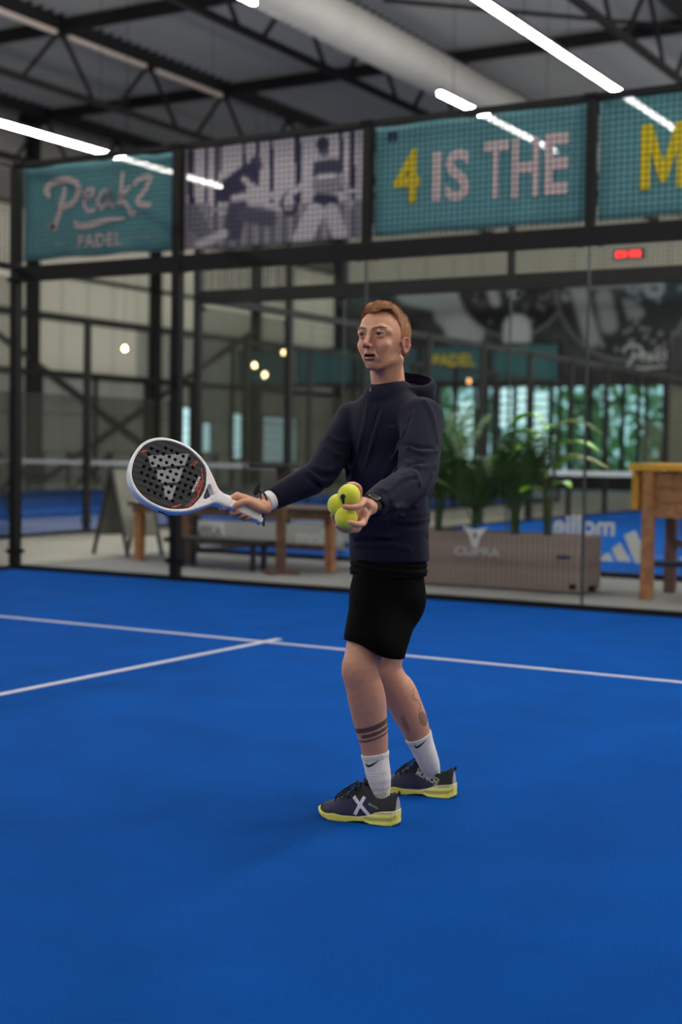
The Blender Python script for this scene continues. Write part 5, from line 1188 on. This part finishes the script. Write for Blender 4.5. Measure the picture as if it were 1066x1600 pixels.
# ---- shoes
def shoe(heel, toe, near, lift_heel=0.):
    heel = np.array(heel); toe = np.array(toe); X = _n(toe-heel); Z = ax_z; Y = np.cross(Z, X); L = np.linalg.norm(toe-heel); k = L/.29
    W = lambda x, y, z: heel+k*(x*X+y*Y+z*Z); R = np.array([X, Y, Z]); inv = lambda P: ((P-heel)@R.T)/k
    xs = [0, .004, .015, .04, .08, .12, .16, .20, .235, .262, .280, .290]
    ws = [.012, .022, .031, .036, .035, .0345, .039, .0455, .0455, .038, .024, .008]
    yc = [0, 0, 0, 0, 0, -.001, -.002, -.002, 0, .003, .005, .006]
    def sole(P):
        q = inv(P); x, y, z = q.T; ww = np.interp(x, xs, ws)+.0015; c = np.interp(x, xs, yc)*(-1 if near else 1)
        top = np.interp(x, [0, .02, .05, .075, .10, .13, .18, .215, .25, .275, .29], [.052, .049, .046, .040, .028, .022, .021, .025, .021, .025, .032])
        bot = np.interp(x, [0, .02, .09, .115, .15, .175, .235, .262, .29], [.008, .0, .0, .007, .005, .0, .0, .006, .020])
        bulge = .003*np.sin((z-bot)*260+x*20)*(x < .11)*.45+.0010*np.sin(x*900)*(z < bot+.006)
        ex = np.maximum(-x, x-.290); dy = np.abs(y-c)-ww-bulge; dz = np.maximum(bot-z, z-top); ww2 = np.maximum(dy, ex)
        return k*np.maximum(np.maximum(ww2, dz), np.minimum(0, ww2+dz))*.8
    hs = ([0, .003, .012, .03, .06, .09, .112, .130, .15, .18, .21, .24, .262, .280, .290], [.02, .085, .106, .109, .104, .108, .121, .128, .112, .088, .070, .058, .050, .038, .014])
    def upper(P):
        q = inv(P); x, y, z = q.T; ww = np.interp(x, xs, ws)*1.02; c = np.interp(x, xs, yc)*(-1 if near else 1); hh = np.interp(x, *hs)
        t = np.clip(z/np.maximum(hh, .01), 0, 1.2); wz = ww*np.sqrt(np.clip(1-(t**2.6)*.78, .05, 1)); narrow = np.interp(x, [0, .1, .14, .2, .29], [.60, .55, .42, .75, 1]); wz = wz*(1-(1-narrow)*np.clip((t-.35)/.65, 0, 1)**1.3)
        d1 = np.abs(y-c)-wz; d2 = z-hh+ .020*(np.abs(y-c)/np.maximum(ww, .01))**2; d3 = np.maximum(np.interp(x, [0, .05, .075, .10, .13, .29], [.042, .038, .032, .020, .014, .014])-z, np.maximum(-x, x-.290)); m = np.maximum(np.maximum(d1, d2), d3)
        h2 = np.maximum(.012-np.abs(d1-d2), 0)/.012; m = np.maximum(m, np.maximum(d1, d2)+h2*h2*.003)
        return k*(m*.75+.0006*np.sin(x*480+z*160)*(x > .13)*(z > .03))
    U = S(); U.fn(upper, heel, 99); U.ell(W(.062, 0, .118), (.040*k, .0235*k, .045*k), R, .006, '-'); U.cap(W(.030, 0, .108), W(.050, 0, .098), .018, .018, .01, '-') if 0 else None
    SO = S(); SO.fn(sole, heel, 99)
    lo = np.minimum(heel, toe)-.07; hi = np.maximum(heel, toe)+.07; lo[2] = -.004; hi[2] = .16
    col = mat('shoe_mesh_navy', (.010, .014, .055), rough=.7, attr='Col', bump=.3, bscale=700)
    def uc(V):
        q = inv(V); c = np.tile(np.array([.010, .013, .050]), (len(V), 1)); bk = (q[:, 0] < .085+.25*np.clip(q[:, 2]-.05, 0, 1))|(q[:, 2] > np.interp(q[:, 0], [.1, .15, .2, .23], [.075, .078, .066, .08])); c[bk] = (.007, .008, .010)
        toe_ = (q[:, 0] > .262)|(q[:, 2] < .030)*(q[:, 0] > .20); c[toe_] = (.006, .007, .012)
        hl = (q[:, 0] < .007); c[hl] = (.35, .35, .36); return c
    def sc_(V):
        q = inv(V); c = np.tile(np.array([.74, .68, .12]), (len(V), 1)); a = (q[:, 2] > np.interp(q[:, 0], [0, .05, .09, .12, .18], [.038, .034, .022, .016, .022]))&(q[:, 0] < .17); c[a] = (.70, .64, .28); return c
    up = sdf_obj('shoe', U, lo, hi, .0022, col, man, uc)
    sdf_obj('sole', SO, lo, hi, .0018, mat('yellow_foam', (.6, .55, .15), rough=.6, attr='Col'), up, sc_)
    # laces with a bow, tongue tab
    mb = MB(); ml = np.array(man.location)
    Wp = lambda x, y, z: tuple(W(x, y, z)-ml)
    for i in range(6):
        x = .135+i*.017; z = float(np.interp(x, *hs))-.001; y = .017+.001*i
        mb.tube([Wp(x, -y, z-.009), Wp(x+.005, -y*.5, z), Wp(x+.007, 0, z+.003), Wp(x+.005, y*.5, z), Wp(x, y, z-.009)], .0027, 6)
        mb.tube([Wp(x, -y, z-.008), Wp(x+.014, y, z-.014)], .0022, 6)
    z0 = .122
    for sg in (-1, 1):
        mb.tube([Wp(.142, 0, z0), Wp(.155, sg*.018, z0+.004), Wp(.185, sg*.030, z0-.016), Wp(.212, sg*.030, z0-.040), Wp(.222, sg*.024, z0-.052), Wp(.205, sg*.016, z0-.042), Wp(.175, sg*.010, z0-.018), Wp(.145, 0, z0)], .0028, 6)
        mb.tube([Wp(.142, 0, z0+.002), Wp(.150, sg*.022, z0-.008), Wp(.165, sg*.034, z0-.030), Wp(.170, sg*.037, z0-.044)], .0026, 6)
    lc = mb.build('laces', mat('black_lace', (.006, .006, .008), rough=.8), up, True)
    tg = MB(); tg.tube([Wp(.118, 0, .116), Wp(.121, 0, .132), Wp(.128, 0, .143)], [.010, .009, .004], 8); t = tg.build('tongue', M_blk, up, True)
    pt = MB(); pt.tube([Wp(.004, 0, .100), Wp(.001, 0, .112)], [.006, .004], 8); t = pt.build('heel_tab', M_blk, up, True)
    return U, up, W, X, Y
Un, shn, Wn, Xn, Yn = shoe((7.822, -6.474, 0), (7.531, -6.512, 0), True)
Uf, shf, Wf, Xf, Yf = shoe((7.814, -6.030, 0), (7.526, -6.075, 0), False)
# the emblems: white X with small lettering on the near shoe, boxed word on the far shoe
def bar(a, b, w):
    a = np.array(a); b = np.array(b); d = _n(b-a); n = np.array([-d[1], d[0]])*w/2; return [tuple(a-n), tuple(b-n), tuple(b+n), tuple(a+n)]
M_wht = mat('white_print', (.62, .62, .64), rough=.5)
Dn = -Yn if np.dot(Yn, FWD) < 0 else Yn
o = Wn(.128, 0, .058)-Dn*.10
decal('emblem', Un, [bar((.0355, -.029), (-.026, .026), .0115), bar((.013, .029), (-.015, -.031), .0115)][::-1], o, -Xn, ax_z, Dn, M_wht, shn)
e = decal('lettering', Un, [[(a, b) for a, b in p] for p in text_polys('MUNICH', .009, bold=.0001)], Wn(.082, 0, .060)-Dn*.10, _n(-Xn-ax_z*.35), _n(ax_z-Xn*.35), Dn, mat('green_print', (.30, .42, .33)), shn, res=.006)
Df = -Yf if np.dot(Yf, FWD) < 0 else Yf
tp = text_polys('MUNICH', .025, bold=.0006, sx=.86); ux = _n(-Xf-ax_z*.36); uy = _n(ax_z-Xf*.36)
e = decal('lettering', Uf, tp, Wf(.102, 0, .068)-Df*.10, ux, uy, Df, mat('grey_print', (.42, .44, .40)), shf, res=.006)
fr = [bar((-.046, .0135), (.046, .0135), .0022), bar((.046, .0145), (.046, -.010), .0022), bar((.046, -.010), (.034, -.010), .0022)]
e = decal('lettering_frame', Uf, fr, Wf(.102, 0, .068)-Df*.10, ux, uy, Df, mat('grey_print', (.42, .44, .40)), shf, res=.006)

# ---- watch, wristband
Wt = WRl+cl*.004; wb = S(); torus(wb, Wt, frame(x=_n(np.cross(cl, ax_z)), z=cl), .0265, .0265, .0045, .002, sq=.42)
wq = sdf_obj('watch', wb, Wt-.06, Wt+.06, .0018, M_blk, man)
wn = _n(ax_z*.75+ax_a*.3-ax_b*.35); wn = _n(wn-cl*np.dot(wn, cl)); wd = S(); wd.box(Wt+wn*.031, (.017, .0055, .017), np.array([np.cross(wn, cl), wn, cl]), .004)
e = sdf_obj('watch_case', wd, Wt+wn*.031-.03, Wt+wn*.031+.03, .0018, mat('watch_case', (.02, .02, .022), rough=.2), wq)
cb = S(); cb.ell2(WRr-cr*.045, WRr-cr*.006, .0325, .0325, .0320, .0320, ax_z, .004); cb.fn(lambda P: (P-WRr)@cr+.002, WRr, 99, .003, '&')
sdf_obj('wristband', cb, WRr-.07, WRr+.07, .002, mat('white_towelling', (.74, .72, .70), rough=.95, bump=.2, bscale=600), man)
# ================================================================ THE RACKET
rk = empty('padel_racket', tuple(RB), 'white-framed padel racket with perforated black face and grey bars in his right hand', 'racket')
QS = -.005
def rloc(P): q = P-(RB+rq*QS); return np.stack([q@rh, q@rq, q@rn], 1)
half_o = [(.4585, 0), (.453, .044), (.437, .076), (.408, .102), (.371, .1165), (.331, .1210), (.293, .117), (.258, .104), (.225, .083), (.192, .052), (.168, .028), (.148, .0185), (.120, .0165)]
half_f = [(.4490, 0), (.443, .042), (.428, .070), (.401, .093), (.368, .1070), (.331, .1110), (.295, .107), (.262, .094), (.238, .079), (.226, .064), (.217, .040), (.2105, .014)]
mir = lambda h: h+[(a, -b) for a, b in h[::-1] if b > 0]
PO, PF = smooth_poly(mir(half_o), 4), smooth_poly(mir(half_f), 4)
PHo = smooth_poly([(.204, .021), (.204, 0), (.204, -.021), (.197, -.026), (.184, -.012), (.171, -.004), (.170, .004), (.184, .012), (.197, .026)], 3)
def ext(poly, th, rd=.005):
    g = poly_grid(poly, .001)
    def f(P):
        q = rloc(P); d2 = g(q[:, :2])+rd; dz = np.abs(q[:, 2])-th+rd
        return np.sqrt(np.maximum(d2, 0)**2+np.maximum(dz, 0)**2)+np.minimum(np.maximum(d2, dz), 0)-rd
    return f
RF = S(); RF.fn(ext(PO, .019, .006), RB, 9, 0); GF, GHo = poly_grid(PF, .001), poly_grid(PHo, .0007); RF.fn(lambda P: GF(rloc(P)[:, :2]), RB, 9, .002, '-'); RF.fn(lambda P: GHo(rloc(P)[:, :2]), RB, 9, .004, '-')
cc = lambda a, b, c: RB+rq*QS+rh*a+rq*b+rn*c
RF.cap(cc(.125, 0, 0), cc(.165, 0, 0), .017, .0155, .02)
RF.fn(lambda P: -(rloc(P)[:, 0]-.118), RB, 9, .001, '&')
lo = np.minimum.reduce([cc(a, b, c) for a in (-.01, .47) for b in (-.13, .13) for c in (-.03, .03)])-.004; hi = np.maximum.reduce([cc(a, b, c) for a in (-.01, .47) for b in (-.13, .13) for c in (-.03, .03)])+.004
def fcol(V):
    q = rloc(V); s_, y, n = q.T; c = np.tile(np.array([.80, .78, .78]), (len(V), 1)); rsx = np.sin(s_*900+np.sin(y*700)*3)*np.sin(y*1100+s_*300)
    c[(rsx > .55) & (s_ < .235) & (s_ > .165) & (n > 0)] = (.75, .42, .38)
    c[(n < -.006) & (np.abs(n+.0105) < .0022) & (s_ > .21)] = (.35, .42, .65)
    return c
sdf_obj('frame', RF, lo, hi, .0018, mat('white_gloss_frame', (.8, .8, .8), rough=.28, attr='Col'), rk, fcol)
# face plates: real holes
holes = []
for i in range(-6, 7):
    for j in range(-5, 6):
        s_, y = .331+.0205*i+(.001 if j % 2 else 0), .0+.0225*j+.0115
        e = ((s_-.336)/.098)**2+(y/.092)**2
        if e < 1 and not (s_ < .262 and abs(y) > .05): holes.append((s_, y))
HN = np.array(holes)
FP = S(); FP.fn(ext(smooth_poly([(a, b*.998) for a, b in mir(half_f)], 4), .0172, .001), RB, 9, 0)
def hs_(P): q = rloc(P); return (np.sqrt(((q[:, None, :2]-HN[None])**2).sum(2)).min(1)-.0053)
FP.fn(hs_, RB, 9, .0008, '-')
TB = [[(.416, .0245), (.297, .0910), (.295, .0480), (.391, -.0065)], [(.376, -.0105), (.297, .0365), (.293, -.0140), (.351, -.0470)], [(.3345, -.0500), (.297, -.0285), (.2935, -.0780), (.312, -.0900)]]
TB = [np.array(t)-np.array([0, QS]) for t in TB]
def pcol(V):
    q = rloc(V); p = q[:, :2]; c = np.tile(np.array([.012, .012, .012]), (len(V), 1)); fr = q[:, 2] > .012
    for t in TB: c[fr & (poly_sdf(p, t if poly_sdf(np.array([t.mean(0)]), t)[0] < 0 else t[::-1]) < 0)] = (.25, .24, .24)
    for a, b, w_ in (((.236, -.072), (.221, -.030), .0012), ((.221, -.030), (.224, .030), .0012), ((.224, .030), (.243, .066), .0010), ((.246, -.080), (.229, -.036), .0008), ((.285, -.098), (.262, -.078), .0016), ((.276, -.095), (.266, -.080), .0010), ((.262, .082), (.272, .060), .0013), ((.266, .084), (.280, .062), .0007), ((.441, .030), (.425, .044), .0015), ((.437, .042), (.428, .030), .0010)):
        a = np.array(a); b = np.array(b); e = b-a; t = np.clip(((p-a)@e)/(e@e), 0, 1); d = np.sqrt(((p-a-t[:, None]*e)**2).sum(1)); c[fr & (d < w_)] = (.65, .06, .03)
    inside = (np.abs(q[:, 2]) < .0165); c[inside] = (.008, .008, .008)
    return c
def carbon():
    m = mat('carbon_face', (.012, .012, .012), rough=.5, attr='Col', spec=.25); n, l = m.node_tree.nodes, m.node_tree.links; b = n['Principled BSDF']
    tc = n.new('ShaderNodeTexCoord'); mp = n.new('ShaderNodeMapping'); mp.inputs['Rotation'].default_value = (0, .6, .5); l.new(tc.outputs['Object'], mp.inputs[0])
    ck = n.new('ShaderNodeTexVoronoi'); ck.inputs['Scale'].default_value = 330; ck.inputs['Randomness'].default_value = .0; l.new(mp.outputs[0], ck.inputs[0])
    cr = n.new('ShaderNodeMapRange'); l.new(ck.outputs['Distance'], cr.inputs[0]); cr.inputs[1].default_value = .25; cr.inputs[2].default_value = .45; cr.inputs[3].default_value = .045; cr.inputs[4].default_value = 0
    at = [x for x in n if x.type == 'ATTRIBUTE'][0]; mx = n.new('ShaderNodeMix'); mx.data_type = 'RGBA'; mx.blend_type = 'ADD'; mx.inputs[0].default_value = 1
    l.new(at.outputs['Color'], mx.inputs[6]); l.new(cr.outputs[0], mx.inputs[7]); l.new(mx.outputs[2], b.inputs['Base Color']); return m
sdf_obj('face', FP, lo, hi, .0014, carbon(), rk, pcol)
# printed words beside the throat
ux = _n(-rq*.97*-1-rh*.0); 
def flat_text(body, size, s_, y, ang, m, n=.0178):
    a = math.radians(ang); u_ = rh*math.cos(a)+rq*math.sin(a); v_ = np.cross(rn, u_)
    t = text_mesh('lettering', body, size, m, rk, tuple(cc(s_, y, n)-RB), tuple(u_), tuple(v_), bold=.0003, depth=.0002)
flat_text('METALBONE', .0105, .240, .008, 94, mat('white_print', (.62, .62, .64)))
flat_text('CARBON', .0095, .231, .006, 94, mat('red_print', (.6, .06, .03)))
flat_text('CTRL', .008, .2235, -.012, 94, mat('red_print', (.6, .06, .03)))
MB().prism([(0, -.004), (.0016, -.004), (.0016, .004), (0, .004)], cc(.158, 0, .0188)-RB, rh, rq, .0003).prism([(-.005, -.0008), (0, -.0008), (0, .0008), (-.005, .0008)], cc(.1585, 0, .0188)-RB, rh, rq, .0003).build('throat_mark', M_blk, rk)
tx = text_mesh('lettering', 'adidas', .013, M_blk, rk, tuple(cc(.300, -.1212, -.002)-RB), tuple(-rh*1.0+rq*.0), tuple(_n(rn)), bold=.0005, depth=.0006)
# grip
GR = S(); Rg = np.array([rh, rq, rn]); GR.box(cc(.062, 0, 0), (.062, .0158, .0148), Rg, .006); GR.box(cc(.004, 0, 0), (.006, .0188, .0175), Rg, .004, .006)
GR.fn(lambda P: np.where(np.abs(rloc(P)[:, 0]-.06) < .2, 0, 0.), RB, 9, 0, 'D') if 0 else None
GR._p('D', 0, lambda P: .0005*np.sin((rloc(P)[:, 0]+.25*rloc(P)[:, 1])*250), RB, 9)
sdf_obj('grip', GR, cc(.06, 0, 0)-.10, cc(.06, 0, 0)+.10, .0016, mat('white_grip_tape', (.78, .74, .70), rough=.6), rk)
# safety strap looped over the wrist, with dark tab and loose end
st = MB(); rb = lambda P: tuple(np.array(P)-RB)
def strap(pts, w, t=.003):
    st.tube([rb(p) for p in pts], w, 8)
def sp(P, n=5):
    P = [np.array(p) for p in P]; o = []
    for i in range(len(P)-1):
        a, b, c, d = P[max(i-1, 0)], P[i], P[i+1], P[min(i+2, len(P)-1)]
        for j in range(n): t = j/n; o.append(.5*((2*b)+(c-a)*t+(2*a-5*b+4*c-d)*t*t+(3*b-a-3*c+d)*t**3))
    return o+[P[-1]]
strap(sp([J(411, 809, 4.555), J(415.5, 799, 4.56), J(417.5, 786, 4.575), J(414, 773, 4.60), J(408.5, 768, 4.62), J(407, 772, 4.67), J(408, 784, 4.69), J(410, 797, 4.67), J(411, 807, 4.60)]), .0034)
strap(sp([J(412, 808, 4.55), J(411.5, 798, 4.553), J(409, 786, 4.566), J(407, 774, 4.59), J(408, 767, 4.62)]), .0034)
strap(sp([J(408, 771, 4.60), J(404, 765, 4.585), J(402, 768, 4.585)]), .0028)
o = st.build('wrist_strap', M_blk, rk, True)
tb = S(); tb.ell(J(401.5, 764, 4.585), (.0105, .006, .0225), frame(x=_n(ax_a+ax_z*-.35), z=_n(ax_z+ax_a*.35)), .01); e = sdf_obj('strap_tab', tb, J(401.5, 764, 4.585)-.03, J(401.5, 764, 4.585)+.03, .0018, M_blk, rk)
lo2 = MB(); lo2.beam(rb(J(411, 802, 4.545)), rb(J(412, 822, 4.54)), .009, .003); lo2.beam(rb(J(409, 803, 4.55)), rb(J(414, 814, 4.545)), .007, .003); lo2.build('strap_end', M_blk, rk)

# ================================================================ THE BALLS
def felt():
    m = mat('yellow_felt', (.62, .78, .03), rough=.95, sheen=.5, attr='Col', bump=.5, bscale=900); return m
for i, (bc, br, lb) in enumerate(BALLS):
    bs_ = S(); bs_.ell(bc, (br,)*3); rt = np.array(Euler((.9+i*1.9, .5+i*2.1, .4-i*1.2)).to_matrix())
    if i == 0: rt = np.array([_n(RGT*.8+UPV*.6), _n(-FWD+RGT*.2), _n(np.cross(_n(RGT*.8+UPV*.6), _n(-FWD+RGT*.2)))])
    def seam_d(P, c=bc, rt=rt):
        q = (P-c)@rt.T; q = q/np.linalg.norm(q, axis=1)[:, None]; t = np.linspace(0, 2*math.pi, 90); a = .44
        C = np.stack([(1-a)*np.cos(t)*1.0+a*np.cos(3*t), (1-a)*np.sin(t)-a*np.sin(3*t), 2*math.sqrt(a*(1-a))*np.sin(2*t)], 1); C /= np.linalg.norm(C, axis=1)[:, None]
        return np.sqrt(((q[:, None]-C[None])**2).sum(2)).min(1)
    bs_._p('D', 0, lambda P, sd=seam_d: .0006*np.exp(-(sd(P)/.035)**2), bc, 99)
    bo = empty('tennis_ball', tuple(bc), lb, 'ball', 'tennis balls in his left hand')
    def bcol(V, sd=seam_d): d = sd(V); w = np.exp(-(d/.035)**2)[:, None]; return np.array([.80, .82, .02])*(1-w*.8)+np.array([.55, .62, .35])*w*.8
    sdf_obj('felt_cover', bs_, bc-.04, bc+.04, .0016, felt(), bo, bcol)
    if i == 0:
        o = J(533.5, 779, 4.05); d = _n(o-CAM+RGT*.35)
        decal('print', bs_, [[(a*1.7, b*1.7) for a, b in [(-.004, .006), (-.001, .008), (.003, .007), (.005, .003), (.003, -.001), (.002, -.010), (-.001, -.009), (-.003, -.002), (-.005, .002)]]], o, _n(RGT+UPV*.1), UPV, d, M_blk, bo, lift=.0006, res=.003)
